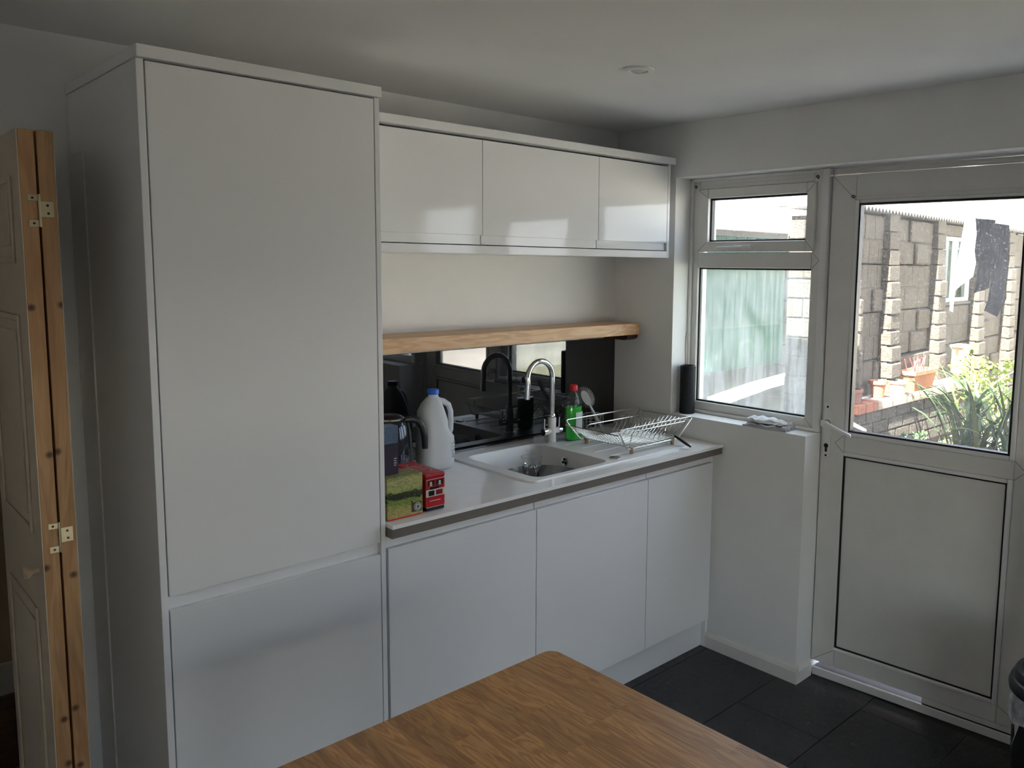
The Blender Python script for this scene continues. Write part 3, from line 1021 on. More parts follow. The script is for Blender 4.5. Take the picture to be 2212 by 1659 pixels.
# printed roundel on the roof: ring, bar and letter-like strokes
M['rose'] = plain('pale_pink_print', (.55, .38, .42), .35)
bm = bmesh.new()
N = 36
rx_, ry_ = .026, .062
cxx, cyy = -1.476, -.518
A = [bm.verts.new((cxx + rx_ * math.cos(2 * math.pi * k / N), cyy + ry_ * math.sin(2 * math.pi * k / N), bz1 + .0004)) for k in range(N)]
B = [bm.verts.new((cxx + (rx_ - .003) * math.cos(2 * math.pi * k / N), cyy + (ry_ - .004) * math.sin(2 * math.pi * k / N), bz1 + .0004)) for k in range(N)]
for k in range(N):
    bm.faces.new((A[k], A[(k + 1) % N], B[(k + 1) % N], B[k]))
obj('roof_roundel', bm, 'rose', bt)
for k, (dx, dy, wx, wy) in enumerate(((-.004, -.030, .022, .004), (.004, -.018, .026, .004), (-.003, -.004, .024, .004), (.003, .012, .028, .004), (-.004, .028, .022, .004))):
    box('roof_lettering', cxx + dx - wx / 2, cxx + dx + wx / 2, cyy + dy - wy / 2, cyy + dy + wy / 2, bz1 - .0005, bz1 + .0006, 'rose', bt)

# purple and blue box on the tea carton
M['purple'] = plain('dark_purple_card', (.022, .012, .035), .4, var=.1, scale=60)
M['bluepat'] = paper_print('blue_pattern_card', (.045, .085, .15), (.085, .14, .21), 160, 260)
tp = thing('slim_box', (-1.603, -.565, at_ + .001), 'slim purple box with blue patterned top standing on tea carton', 'box')
px0, px1, py0, py1 = -1.655, -1.590, -.577, -.536
box('lower_carton', px0, px1, py0, py1, at_ + .001, 1.166, 'purple', tp, .0008)
box('upper_carton', px0 - .0004, px1 - .0006, py0 - .0004, py1 + .0004, 1.166, 1.220, 'bluepat', tp, .0008)
for k in range(4):
    box('lettering', px1 - .016, px1 - .006 - .002 * (k % 2), py0 - .0004, py0 + .001, 1.118 - .007 * k, 1.1205 - .007 * k, 'labelw', tp)

# ------------------------------------------------------------------ glass tumbler and tin in the sink bowl
M['crystal'] = clear_mat('cut_glass', (.98, .99, .99), .0, 1.45)
GX, GY, GZ = -.765, -.258, ZR - .118
# oval tin lying in the bowl
M['tin'] = plain('dark_scratched_steel', (.30, .29, .28), .3, .95, var=.3, scale=30)
rt = thing("roasting_tin", (-.80, -.36, ZR - .165), "dark oval steel tin lying in the sink bowl", "tin")
bm = bmesh.new()
N = 40
def ov_(rx, ry, z):
    return [bm.verts.new((-.80 + rx * math.cos(2 * math.pi * k / N), -.36 + ry * math.sin(2 * math.pi * k / N), z)) for k in range(N)]
tr_ = [ov_(.165, .165, ZR - .160), ov_(.170, .170, ZR - .10), ov_(.176, .172, ZR - .062), ov_(.172, .168, ZR - .061), ov_(.160, .158, ZR - .10), ov_(.150, .150, ZR - .150)]
for k in range(5):
    for j in range(N):
        bm.faces.new((tr_[k][j], tr_[k][(j + 1) % N], tr_[k + 1][(j + 1) % N], tr_[k + 1][j]))
bm.faces.new(tr_[0][::-1]); bm.faces.new(tr_[5])
obj('pan_body', bm, 'tin', rt, True)
bl = thing('sponge', (-.74, -.40, ZR - .148), 'grey sponge lying inside the steel tin', 'sponge')
M['grey'] = plain('grey_foam', (.35, .35, .35), .8, var=.2, scale=80, bmp=.3, bscale=200)
box('foam', -.79, -.70, -.435, -.375, ZR - .148, ZR - .095, 'grey', bl, .006, 2)
tb = thing('glass_tumbler', (GX, GY, GZ), 'cut glass tumbler standing in the sink', 'glass')
bm = bmesh.new()
N = 20
def rg_(r, z, tw=0):
    return [bm.verts.new((GX + r * math.cos(2 * math.pi * (k + tw) / N), GY + r * math.sin(2 * math.pi * (k + tw) / N), GZ + z)) for k in range(N)]
tl = []
for k, (r_, z) in enumerate(((.026, .0), (.029, .008), (.0325, .03), (.036, .052), (.039, .072), (.041, .082), (.0425, .11), (.0408, .11), (.039, .082), (.032, .03), (.026, .016))):
    facet = k in (2, 3, 4)
    ring__ = rg_(r_, z)
    if facet:
        for j, v in enumerate(ring__):
            d = Vector((v.co.x - GX, v.co.y - GY, 0))
            if (j + k) % 2:
                v.co -= d * .075
    tl.append(ring__)
for k in range(len(tl) - 1):
    for j in range(N):
        bm.faces.new((tl[k][j], tl[k][(j + 1) % N], tl[k + 1][(j + 1) % N], tl[k + 1][j]))
bm.faces.new(tl[0][::-1]); bm.faces.new(tl[-1])
obj('tumbler_body', bm, 'crystal', tb)

# ------------------------------------------------------------------ dish rack
rk = thing('dish_rack', (-.31, -.37, ZR), 'steel wire dish rack on the drainer', 'dish rack')
zt, zbm, zf = 1.048, ZR + .020, ZR
TX0, TX1, TY0, TY1 = -.525, -.035, -.512, -.205
BX0, BX1, BY0, BY1 = -.480, -.155, -.522, -.255
def rounded(pts, r, n=5):
    out = []
    L = len(pts)
    for k in range(L):
        p = Vector(pts[k]); a = Vector(pts[k - 1]); b_ = Vector(pts[(k + 1) % L])
        va, vb = (a - p).normalized(), (b_ - p).normalized()
        for j in range(n + 1):
            q = j / n
            p1 = p + va * r * (1 - q); p2 = p + vb * r * q
            out.append(p + va * r * (1 - q) ** 2 + vb * r * q ** 2)
    return out
for (ty_, by_2) in ((TY0, BY0), (TY1, BY1)):
    bm = bmesh.new()
    bm_tube(bm, rounded([(TX0, ty_, zt), (TX1, ty_, zt), (BX1, by_2, zbm), (BX0, by_2, zbm)], .018), .0032, 8, True)
    obj('side_frame', bm, 'steel', rk, True)
# inner plate handles
for (yh, zh) in ((-.535, 1.040), (-.275, 1.030)):
    bm = bmesh.new()
    pts = rounded([(-.462, yh + .02, zbm), (-.462, yh, zh), (-.110, yh, zh), (-.175, yh + .02, zbm)], .02)
    bm_tube(bm, pts, .0026, 8, True)
    obj('plate_rail', bm, 'steel', rk, True)
# end top wires
for (xx, zz) in ((TX0 + .004, zt - .022), (TX1 - .004, zt - .012)):
    bm = bmesh.new(); bm_tube(bm, [(xx, TY0, zz), (xx, TY1, zz)], .0024, 8); obj('end_rail', bm, 'steel', rk, True)
NW = 15
for k in range(NW):
    q = (k + .5) / NW
    yt = TY0 + (TY1 - TY0) * q
    yb_ = BY0 + .012 + (BY1 - BY0 - .024) * q
    bm = bmesh.new()
    bm_tube(bm, [(TX0 + .004, yt, zt - .022), (-.474, yb_, zbm + .018), (-.462, yb_, zbm + .008), (-.30, yb_, zbm + .004), (-.165, yb_, zbm + .008), (-.150, yb_, zbm + .020), (TX1 - .004, yt, zt - .012)], .0016, 6)
    obj('basket_wire', bm, 'steel', rk, True)
for k in range(9):
    xx = -.455 + .036 * k
    bm = bmesh.new(); bm_tube(bm, [(xx, BY0 + .004, zbm + .004), (xx, BY1 - .004, zbm + .004)], .0016, 6); obj('floor_wire', bm, 'steel', rk, True)
for k in range(12):
    yy = -.500 + .0235 * k
    bm = bmesh.new()
    cxh = -.195
    bm_tube(bm, [(cxh - .070, yy, zbm + .006), (cxh - .040, yy, zbm + .040)] + [(cxh + .030 * math.cos(R(a)), yy + .003, zbm + .050 + .026 * math.sin(R(a))) for a in range(165, -20, -18)] + [(cxh + .036, yy, zbm + .03), (cxh + .044, yy, zbm + .006)], .0017, 6)
    obj('plate_hoop', bm, 'steel', rk, True)
for (xx, yy) in ((-.452, -.521), (-.188, -.521), (-.452, -.262), (-.188, -.262)):
    bm = bmesh.new(); bm_lathe(bm, [(.0065, .0), (.008, .004), (.0085, .018), (.006, .024)], (xx, yy, zf + .0003), 12); obj('foot', bm, 'rubberw', rk, True)

# cutlery holder behind the rack
ch = thing('cutlery_basket', (-.285, -.140, ZR), 'round steel cutlery basket beside the green bottle', 'basket')
ccx, ccy = -.285, -.140
for k, zz in enumerate((.004, .035, .065, .092)):
    bm = bmesh.new()
    bm_tube(bm, [(ccx + .050 * math.cos(R(a)), ccy + .042 * math.sin(R(a)), ZR + zz) for a in range(0, 360, 15)], .0018 if k < 3 else .003, 6, True)
    obj('hoop', bm, 'steel', ch, True)
for a in range(0, 360, 30):
    bm = bmesh.new()
    bm_tube(bm, [(ccx + .050 * math.cos(R(a)), ccy + .042 * math.sin(R(a)), ZR + .0025), (ccx + .050 * math.cos(R(a)), ccy + .042 * math.sin(R(a)), ZR + .092)], .0014, 6)
    obj('upright', bm, 'steel', ch, True)
bm = bmesh.new(); bm_lathe(bm, [(.050, .0), (.051, .001), (.051, .003), (.049, .004)], (ccx, ccy, ZR), 24, 1, .84); obj('base_plate', bm, 'steel', ch, True)

# dish brush leaning in the basket
M['whitep'] = plain('white_plastic', (.72, .72, .72), .35, var=.03)
M['brist'] = plain('grey_bristle', (.50, .50, .47), .6, var=.4, scale=100)
br = thing('dish_brush', (-.232, -.150, ZR + .008), 'white dish brush standing bristles up in the basket', 'brush')
b0 = Vector((-.232, -.150, ZR + .012)); b1 = Vector((-.325, -.150, 1.090)); 
dd = (b1 - b0).normalized()
bm = bmesh.new()
bm_tube(bm, [b0, b0 + dd * .05, b0 + dd * .12, b1 - dd * .01], [.006, .0075, .006, .0045], 10)
obj('handle', bm, 'whitep', br, True)
hd_c = b1 + dd * .035
side = Vector((.80, -.60, 0)); side = (side - dd * side.dot(dd)).normalized()
nrm = dd.cross(side).normalized()
bm = bmesh.new()
pr = []
for a in range(0, 360, 20):
    w = side * .017 * math.cos(R(a)) + dd * .042 * math.sin(R(a))
    pr.append(w)
A = [bm.verts.new(hd_c + w + nrm * .004) for w in pr]
B = [bm.verts.new(hd_c + w - nrm * .004) for w in pr]
for k in range(len(pr)):
    bm.faces.new((A[k], A[(k + 1) % len(pr)], B[(k + 1) % len(pr)], B[k]))
bm.faces.new(A); bm.faces.new(B[::-1])
obj('head', bm, 'whitep', br, 50)
bm = bmesh.new()
for k in range(26):
    a = 2 * math.pi * k / 26
    w = side * .013 * math.cos(a) + dd * .036 * math.sin(a)
    for j in range(3):
        tip = side * .037 * math.cos(a + .05 * (j - 1)) + dd * .058 * math.sin(a + .05 * (j - 1))
        bm_tube(bm, [hd_c + w, hd_c + tip + nrm * (.006 * (j - 1) + .006)], .0011, 4)
o = obj('bristles', bm, 'brist', br)
o['kind'] = 'stuff'

# knife poking out of the rack
kn = thing('kitchen_knife', (-.16, -.55, ZR + .002), 'small black handled knife leaning out of the rack', 'knife')
k0, k1 = Vector((-.185, -.618, ZR + .006)), Vector((-.150, -.42, ZR + .062))
kd = (k1 - k0).normalized()
bm = bmesh.new()
bm_tube(bm, [k0, k0 + kd * .03, k0 + kd * .095, k0 + kd * .105], [.0045, .0065, .006, .0045], 10)
obj('handle', bm, 'blackp', kn, True)
bm = bmesh.new()
pp = k0 + kd * .103
up_ = Vector((0, 0, 1)); up_ = (up_ - kd * up_.dot(kd)).normalized(); sd_ = kd.cross(up_)
q = [(0, -.006), (.07, -.006), (.105, .004), (0, .007)]
A = [bm.verts.new(pp + kd * a + up_ * b_ + sd_ * .0007) for a, b_ in q]
B = [bm.verts.new(pp + kd * a + up_ * b_ - sd_ * .0007) for a, b_ in q]
for k in range(4):
    bm.faces.new((A[k], A[(k + 1) % 4], B[(k + 1) % 4], B[k]))
bm.faces.new(A); bm.faces.new(B[::-1])
obj('blade', bm, 'chrome', kn)

# ------------------------------------------------------------------ things on the window sill
spk = thing('speaker', (.062, -.404, 1.0375), 'black cylindrical speaker on the left of the sill', 'speaker')
M['fabric'] = plain('black_fabric', (.008, .008, .011), .75, var=.2, scale=200, bmp=.3, bscale=400)
bm = bmesh.new(); bm_lathe(bm, [(.034, .0003), (.0355, .004), (.0355, .215), (.034, .2195)], (.062, -.404, 1.0375), 32); obj('grille', bm, 'fabric', spk, True)
bm = bmesh.new(); bm_lathe(bm, [(.034, .2195), (.033, .2215), (.028, .2215), (.027, .2195)], (.062, -.404, 1.0375), 32); obj('top_rim', bm, 'blackp', spk, True)
# folded cloths
def cloth_slab(cx_, cy_, z, wx, wy, h, rot, seed, nx=14, ny=18):
    rnd = random.Random(seed)
    ph = [rnd.uniform(0, 6.28) for _ in range(6)]
    bm = bmesh.new()
    G = []
    for lvl in (0, 1):
        g = []
        for i in range(nx + 1):
            row = []
            for j in range(ny + 1):
                u, v = i / nx - .5, j / ny - .5
                wob = .004 * math.sin(9 * v + ph[0]) + .003 * math.sin(17 * u + ph[1])
                xx, yy = u * (wx + wob * 3), v * (wy + wob * 3)
                x_, y_ = cx_ + xx * math.cos(rot) - yy * math.sin(rot), cy_ + xx * math.sin(rot) + yy * math.cos(rot)
                fall = 1 - max(abs(u), abs(v)) ** 6 * 20
                zz = z + (h * max(.25, fall) + .0035 * math.sin(14 * u + 5 * v + ph[2]) + .003 * math.sin(23 * v - 6 * u + ph[3]) if lvl else 0)
                row.append(bm.verts.new((x_, y_, max(zz, z))))
            g.append(row)
        G.append(g)
    for lvl in (0, 1):
        for i in range(nx):
            for j in range(ny):
                bm.faces.new((G[lvl][i][j], G[lvl][i + 1][j], G[lvl][i + 1][j + 1], G[lvl][i][j + 1]))
    for i in range(nx):
        for j in (0, ny):
            bm.faces.new((G[0][i][j], G[0][i + 1][j], G[1][i + 1][j], G[1][i][j]))
    for j in range(ny):
        for i in (0, nx):
            bm.faces.new((G[0][i][j], G[0][i][j + 1], G[1][i][j + 1], G[1][i][j]))
    return bm
M['clothw'] = plain('white_cloth', (.80, .80, .82), .85, var=.08, scale=30, bmp=.3, bscale=250)
M['clothg'] = plain('grey_striped_cloth', (.50, .51, .54), .85, var=.25, scale=30, bmp=.3, bscale=250, stretch=(1, 1, 9))
tag(obj('folded_cloth', cloth_slab(.052, -.848, 1.0378, .095, .195, .016, R(3), 3), 'clothg', smooth=True), 'grey folded cloth at the bottom of the sill pile', 'cloth', 'folded cloths on the sill')
tag(obj('folded_cloth', cloth_slab(.054, -.832, 1.0585, .085, .185, .012, R(-5), 8), 'clothw', smooth=True), 'crumpled white cloth on top of the sill pile', 'cloth', 'folded cloths on the sill')

# ------------------------------------------------------------------ ceiling downlight
dl = thing('ceiling_downlight', (-.882, -.898, ZC), 'round white recessed ceiling downlight', 'light')
bm = bmesh.new(); bm_lathe(bm, [(.052, -.0005), (.050, -.006), (.040, -.009), (.030, -.007), (.027, -.0015)], (-.882, -.898, ZC), 36); obj('bezel', bm, 'upvc_new', dl, True)
M['lens'] = plain('frosted_lens', (.62, .62, .60), .3)
bm = bmesh.new(); bm_lathe(bm, [(.026, -.0005), (.026, -.004), (.020, -.006), (.004, -.0065)], (-.882, -.898, ZC), 28); obj('lens', bm, 'lens', dl, True)

# ------------------------------------------------------------------ oak table
tbx0, tbx1, tby0, tby1, tz = -2.345, -1.583, -2.62, -1.262, .752
tab = thing('dining_table', (-1.96, -1.9, 0), 'oak block dining table in the foreground', 'table')
NST = 16
SWD = (tbx1 - tbx0) / NST
CR = .030
rnd = random.Random(4)
for k in range(NST):
    xa, xb = tbx0 + SWD * k, tbx0 + SWD * (k + 1)
    y = tby1
    first = True
    while y > tby0 + .02:
        L = rnd.uniform(.22, .52) if not (k == NST - 1 and first) else .29
        if first and k % 2: L *= .6
        ye = max(tby0, y - L)
        if ye - tby0 < .12: ye = tby0
        bm = bmesh.new()
        if first and k in (0, NST - 1):
            s = 1 if k == NST - 1 else -1
            xo, xi = (xb, xa) if k == NST - 1 else (xa, xb)
            pts = [(xi, ye), (xo, ye)] + [(xo - s * CR + s * CR * math.cos(R(a)), y - CR + CR * math.sin(R(a))) for a in range(0, 91, 15)] + [(xi, y)]
            if s < 0: pts = pts[::-1]
            bm_prism(bm, pts, 'z', tz - .03, tz)
        else:
            bm_box(bm, xa, xb, ye, y, tz - .03, tz)
        obj('stave', bm, 'oakend', tab, loc=((xa + xb) / 2, (y + ye) / 2, tz - .03))
        y = ye
        first = False
M['oakleg'] = wood('oak_leg', (.36, .165, .062), (.60, .325, .14), 2, .45, .9)
for lx in (tbx0 + .05, tbx1 - .11):
    for ly in (tby0 + .05, tby1 - .11):
        box('leg', lx, lx + .06, ly, ly + .06, .001, tz - .03, 'oakleg', tab, .003, 2)
for ly in (tby0 + .065, tby1 - .095):
    box('apron', tbx0 + .11, tbx1 - .11, ly, ly + .022, tz - .12, tz - .03, 'oakend', tab)
for lx in (tbx0 + .065, tbx1 - .095):
    box('apron', lx, lx + .022, tby0 + .11, tby1 - .11, tz - .12, tz - .03, 'oakend', tab)

# ------------------------------------------------------------------ pedal bin at the right edge
bn = thing('waste_bin', (-.165, -2.055, 0), 'black bin with a white liner hanging over its rim', 'bin')
bc = (-.165, -2.055)
M['bin'] = plain('matt_black_plastic', (.009, .009, .010), .4, var=.1)
bm = bmesh.new(); bm_lathe(bm, [(.125, .001), (.13, .01), (.142, .36), (.143, .365)], (bc[0], bc[1], 0), 36); obj('bin_body', bm, 'bin', bn, True)
bm = bmesh.new(); bm_lathe(bm, [(.146, .405), (.154, .412), (.156, .43), (.150, .447), (.143, .450), (.143, .462), (.136, .475), (.120, .480), (.118, .470)], (bc[0], bc[1], 0), 36); obj('bin_lid', bm, 'bin', bn, True)
def film_mat():
    m = bpy.data.materials.new('white_bin_liner'); m.use_nodes = True
    t = m.node_tree; b = t.nodes['Principled BSDF']
    b.inputs['Base Color'].default_value = (.75, .76, .80, 1); b.inputs['Roughness'].default_value = .3
    lk(t, ramp(t, noise(t, coords(t), 30, 4, .6), [(.3, .25), (.7, .75)]), b.inputs['Alpha'])
    return m
M['film'] = film_mat()
bm = bmesh.new()
rr_ = []
for (r_, z, amp) in ((.146, .408, .0), (.151, .38, .004), (.150, .36, .006), (.148, .34, .008), (.150, .315, .010)):
    rr_.append([bm.verts.new((bc[0] + (r_ + amp * math.sin(7 * 2 * math.pi * j / 48 + z * 30)) * math.cos(2 * math.pi * j / 48), bc[1] + (r_ + amp * math.sin(7 * 2 * math.pi * j / 48 + z * 30)) * math.sin(2 * math.pi * j / 48), z + (.018 * math.sin(5 * 2 * math.pi * j / 48 + 1) if z < .33 else 0))) for j in range(48)])
for k in range(4):
    for j in range(48):
        bm.faces.new((rr_[k][j], rr_[k][(j + 1) % 48], rr_[k + 1][(j + 1) % 48], rr_[k + 1][j]))
lin = obj('liner', bm, 'film', bn, True)
a0 = R(140)
bm = bmesh.new()
P_ = [Vector((bc[0] + .156 * math.cos(a0 + d), bc[1] + .156 * math.sin(a0 + d), z)) for d, z in ((-.05, .345), (.12, .33), (.02, .29))]
tipv = Vector((bc[0] + .185 * math.cos(a0 + .14), bc[1] + .185 * math.sin(a0 + .14), .262))
vs = [bm.verts.new(p) for p in P_] + [bm.verts.new(tipv)]
bm.faces.new((vs[0], vs[1], vs[2])); bm.faces.new((vs[1], vs[3], vs[2]))
bmesh.ops.solidify(bm, geom=list(bm.faces), thickness=.001)
obj('liner_corner', bm, 'clothw', bn)
bm = bmesh.new()
P_ = [Vector((bc[0] + .12 * math.cos(a0 + d), bc[1] + .12 * math.sin(a0 + d), z)) for d, z in ((-.1, .478), (.3, .478), (.1, .512))]
bm.faces.new([bm.verts.new(p) for p in P_])
bmesh.ops.solidify(bm, geom=list(bm.faces), thickness=.001)
obj('liner_scrap', bm, 'clothw', bn)

# ------------------------------------------------------------------ folded pine bifold door at the left
bf = struct(thing('door_2', (-2.475, -.25, 0)), 'folded bifold door with white faces and bare pine edges', 'door')
M['leaf'] = plain('cream_painted_door', (.66, .56, .44), .5, var=.06, scale=5)
kn1 = [(-2.5020 + 2.475 - .002, -.25, 1.60), (-2.486 + 2.475, -.25, 1.255), (-2.507 + 2.475, -.25, .985), (-2.49 + 2.475, -.25, .60), (-2.486 + 2.475, -.25, .485)]
kn2 = [(-2.443 + 2.475, -.25, 1.605), (-2.470 + 2.475, -.25, 1.26), (-2.452 + 2.475, -.25, .955), (-2.465 + 2.475, -.25, .62), (-2.462 + 2.475, -.25, .47)]
for (xa, xb, kn_) in ((-2.5105, -2.4785, kn1), (-2.4735, -2.4415, kn2)):
    pm = wood('pine_edge', (.38, .19, .075), (.56, .33, .15), 2, .55, .6, knots=kn_, rnd=False, knot_r=.009)
    box('leaf', xa, xb, -.500, -.02, .012, 1.999, pm, bf, .001)
box('painted_face', -2.5125, -2.5105, -.499, -.02, .012, 1.998, 'leaf', bf)
box('painted_face', -2.4415, -2.4395, -.499, -.02, .012, 1.998, 'leaf', bf)
for (z0, z1) in ((1.70, 1.90), (1.05, 1.58), (.20, .86)):
    for (ya, yb, za, zb_) in ((-.42, -.405, z0, z1), (-.10, -.085, z0, z1), (-.405, -.10, z0, z0 + .015), (-.405, -.10, z1 - .015, z1)):
        box('moulding', -2.5185, -2.5125, ya, yb, za, zb_, 'leaf', bf, .002)
    box('raised_panel', -2.5155, -2.5125, -.375, -.13, z0 + .04, z1 - .04, 'leaf', bf, .002)
for zc in (1.825, 1.06):
    h = box('hinge', -2.4745, -2.4475, -.5018, -.499, zc - .020, zc + .016, 'brass', bf, .0005)
    box('hinge_leaf', -2.498, -2.4765, -.5018, -.499, zc + .016, zc + .030, 'brass', bf, .0005)
    box('hinge_leaf', -2.498, -2.4765, -.5018, -.499, zc - .042, zc - .026, 'brass', bf, .0005)
    bm = bmesh.new(); bm_tube(bm, [(-2.476, -.503, zc - .042), (-2.476, -.503, zc + .032)], .0028, 10); obj('hinge_pin', bm, 'brass', bf, True)
    for (sx_, sz_) in ((-2.460, zc + .007), (-2.459, zc - .011), (-2.489, zc + .023), (-2.488, zc - .034)):
        bm = bmesh.new(); bm_tube(bm, [(sx_, -.5028, sz_), (sx_, -.500, sz_)], .0028, 10); obj('screw', bm, 'darkwood', bf)
M['bone'] = plain('wooden_knob', (.50, .40, .28), .4)
bm = bmesh.new()
prof = [(.006, 0), (.006, .014), (.013, .020), (.016, .027), (.013, .034), (.004, .037)]
tmp = bmesh.new(); bm_lathe(tmp, prof, (0, 0, 0), 20)
join(bm, tmp, Matrix.Translation((-2.5125, -.452, .968)) @ Matrix.Rotation(R(-90), 4, 'Y'))
obj('knob', bm, 'bone', bf, True)

# hall behind the bifold doorway
M['boards'] = wood('dark_floorboards', (.07, .03, .014), (.13, .06, .03), 0, .4, .7)
hf = struct(box('floor_hall', -4.4, -2.0, 0.0, 1.05, -.08, -.003, 'grout'), 'dark wooden floorboards in the hall', 'floor')
for k in range(9):
    box('plank', -4.38, -2.02, .004 + .115 * k, .004 + .115 * k + .112, -.012, 0, 'boards', hf, .001)
M['hallw'] = plain('warm_hall_wall', (.52, .40, .28), .8)
struct(box('wall_hall', -4.4, -2.0, 1.05, 1.15, 0, ZC + .1, 'hallw'), 'beige hall wall seen through the doorway', 'wall')
struct(box('wall_hall_end', -2.08, -1.98, .12, 1.05, 0, ZC + .1, 'hallw'), 'beige end wall of the hall', 'wall')
struct(box('wall_hall_far', -4.42, -4.32, .12, 1.05, 0, ZC + .1, 'hallw'), 'beige far wall of the hall', 'wall')
struct(box('ceiling_hall', -4.42, -1.98, .12, 1.15, ZC + .0, ZC + .14, 'ceil'), 'hall ceiling', 'ceiling')
struct(box('baseboard_hall', -4.3, -2.09, 1.034, 1.049, .001, .13, 'sat', bev=.003), 'cream skirting in the hall', 'skirting')
tr1 = struct(thing('trim_1', (-2.43, 0, 0)), 'cream door lining of the bifold doorway', 'trim')
box('lining', -2.445, -2.4305, .001, .121, .001, 2.03, 'leaf', tr1)
box('lining', -3.299, -3.285, .001, .121, .001, 2.03, 'leaf', tr1)


# ------------------------------------------------------------------ outside: ground
M['soil'] = plain('dry_soil', (.15, .125, .10), .9, var=.5, scale=30, bmp=.6, bscale=50, bdist=.02)
M['lawn'] = plain('dry_lawn', (.34, .32, .22), .9, var=.4, scale=20, bmp=.5, bscale=120, bdist=.01)
M['concrete'] = plain('pale_concrete_paving', (.43, .43, .42), .85, var=.25, scale=6, bmp=.3, bscale=60)
M['farlawn'] = plain('pale_paving_and_grass', (.46, .43, .39), .9, var=.3, scale=.6)
struct(box('ground', -30, 40, -40, 30, -.30, -.09, 'farlawn'), 'open ground around the house', 'ground')
M['darkground'] = plain('dark_unseen_ground', (.05, .05, .052), .9, var=.2, scale=20)
struct(box('ground_dark_front', -7, .42, -14, -4.75, -.088, -.02, 'darkground'), 'unseen front ground darkened to bounce less light', 'ground')  # darkened so little light bounces in through the front opening
struct(box('ground_patio', .43, 1.55, -4.5, 3.4, -.088, -.02, 'concrete'), 'pale concrete patio outside the back door', 'ground')
struct(box('ground_patio_side', 1.56, 6.5, .55, 3.4, -.088, .33, 'concrete'), 'raised concrete yard beside the outbuilding', 'ground')
struct(box('ground_bed', 1.56, 7.5, -4.5, -.34, -.088, .50, 'soil'), 'raised planting bed beside the fence wall', 'ground')
struct(box('ground_lawn', 3.05, 7.4, -4.4, -.42, .501, .515, 'lawn'), 'sunlit strip of lawn behind the plants', 'ground')

# ------------------------------------------------------------------ concrete sectional garage wall
FA = R(4.0)
FO = Vector((2.334, -.298, 0))
FM = Matrix.Translation(FO) @ Matrix(((math.cos(FA), math.sin(FA), 0, 0), (math.sin(FA), -math.cos(FA), 0, 0), (0, 0, 1, 0), (0, 0, 0, 1)))
def fpt(t, n, z):
    return FM @ Vector((t, n, z))
def stone_mat(name, c1, c2, sc_=1.0, bs=.8):
    m, t, b = new_mat(name)
    v = coords(t)
    n = noise(t, v, 40 * sc_, 6, .75)
    lk(t, ramp(t, n, [(.28, c1), (.72, c2)]), b.inputs['Base Color'])
    b.inputs['Roughness'].default_value = .95
    bump(t, b, noise(t, v, 34 * sc_, 5, .75), bs, .03)
    return m
M['conc'] = stone_mat('grey_cast_concrete', (.052, .042, .030), (.110, .092, .070))
M['rock'] = stone_mat('rough_rockface', (.052, .041, .028), (.120, .099, .073), .9, 1.0)
M['block_e'] = stone_mat('warm_grey_rockface', (.04, .034, .028), (.075, .066, .056), 1.0, .9)
M['white_r'] = plain('white_weathered_frame', (.72, .71, .68), .5)
M['asb'] = stone_mat('grey_corrugated_sheet', (.16, .15, .14), (.26, .25, .23), .6, .3)
gar = thing('garage_wall', (FO.x, FO.y, .3), 'grey concrete garage wall with rough pillars beyond the door', 'building')
def fb(name, t0, t1, n0, n1, z0, z1, mat, par=gar, bev=0.0, seg=1):
    return box(name, n0 if False else t0, t1, n0, n1, z0, z1, mat, par, bev, seg, FM)
pil = [(-.66, -.61), (-.15, .02), (.77, .94), (1.74, 1.92), (2.69, 2.87), (3.64, 3.82)]
zrow = [.30, .515, .82, 1.125, 1.43, 1.735, 2.04]
rb = random.Random(11)
for k in range(len(pil) - 1):
    ta, tb_ = pil[k][1] - .02, pil[k + 1][0] + .02
    for r_ in range(6):
        z0, z1 = zrow[r_] + .003, zrow[r_ + 1] - .004
        if k == 2 and r_ >= 4:
            if r_ == 5:
                fb('panel', ta, tb_, -.06, 0, 1.96, 2.04, 'conc', bev=.004)
            continue
        pn = fb('panel', ta, tb_, -.06, -.004, z0, z1, 'conc', bev=.004)
        # cast block faces, two courses to a panel
        for c_ in range(2):
            za = z0 + .004 + (z1 - z0) * .5 * c_
            zb2 = za + (z1 - z0) * .5 - .010
            tt = ta + .026
            nb = 3
            w = (tb_ - ta - .05) / nb
            sh = w * .5 * ((c_ + r_) % 2)
            edges_ = [tt] + [tt + sh + w * q for q in range(0 if sh else 1, nb)] + [tb_ - .026]
            for q in range(len(edges_) - 1):
                if edges_[q + 1] - edges_[q] < .03: continue
                rough = rb.random() < (.45 if r_ < 3 else .10)
                d = rb.uniform(-.002, .002) if not rough else rb.uniform(.012, .03)
                fb('block', edges_[q] + .002, edges_[q + 1] - .002, -.01, d, za, zb2, 'rock' if rough else 'conc', bev=.003 if not rough else .008)
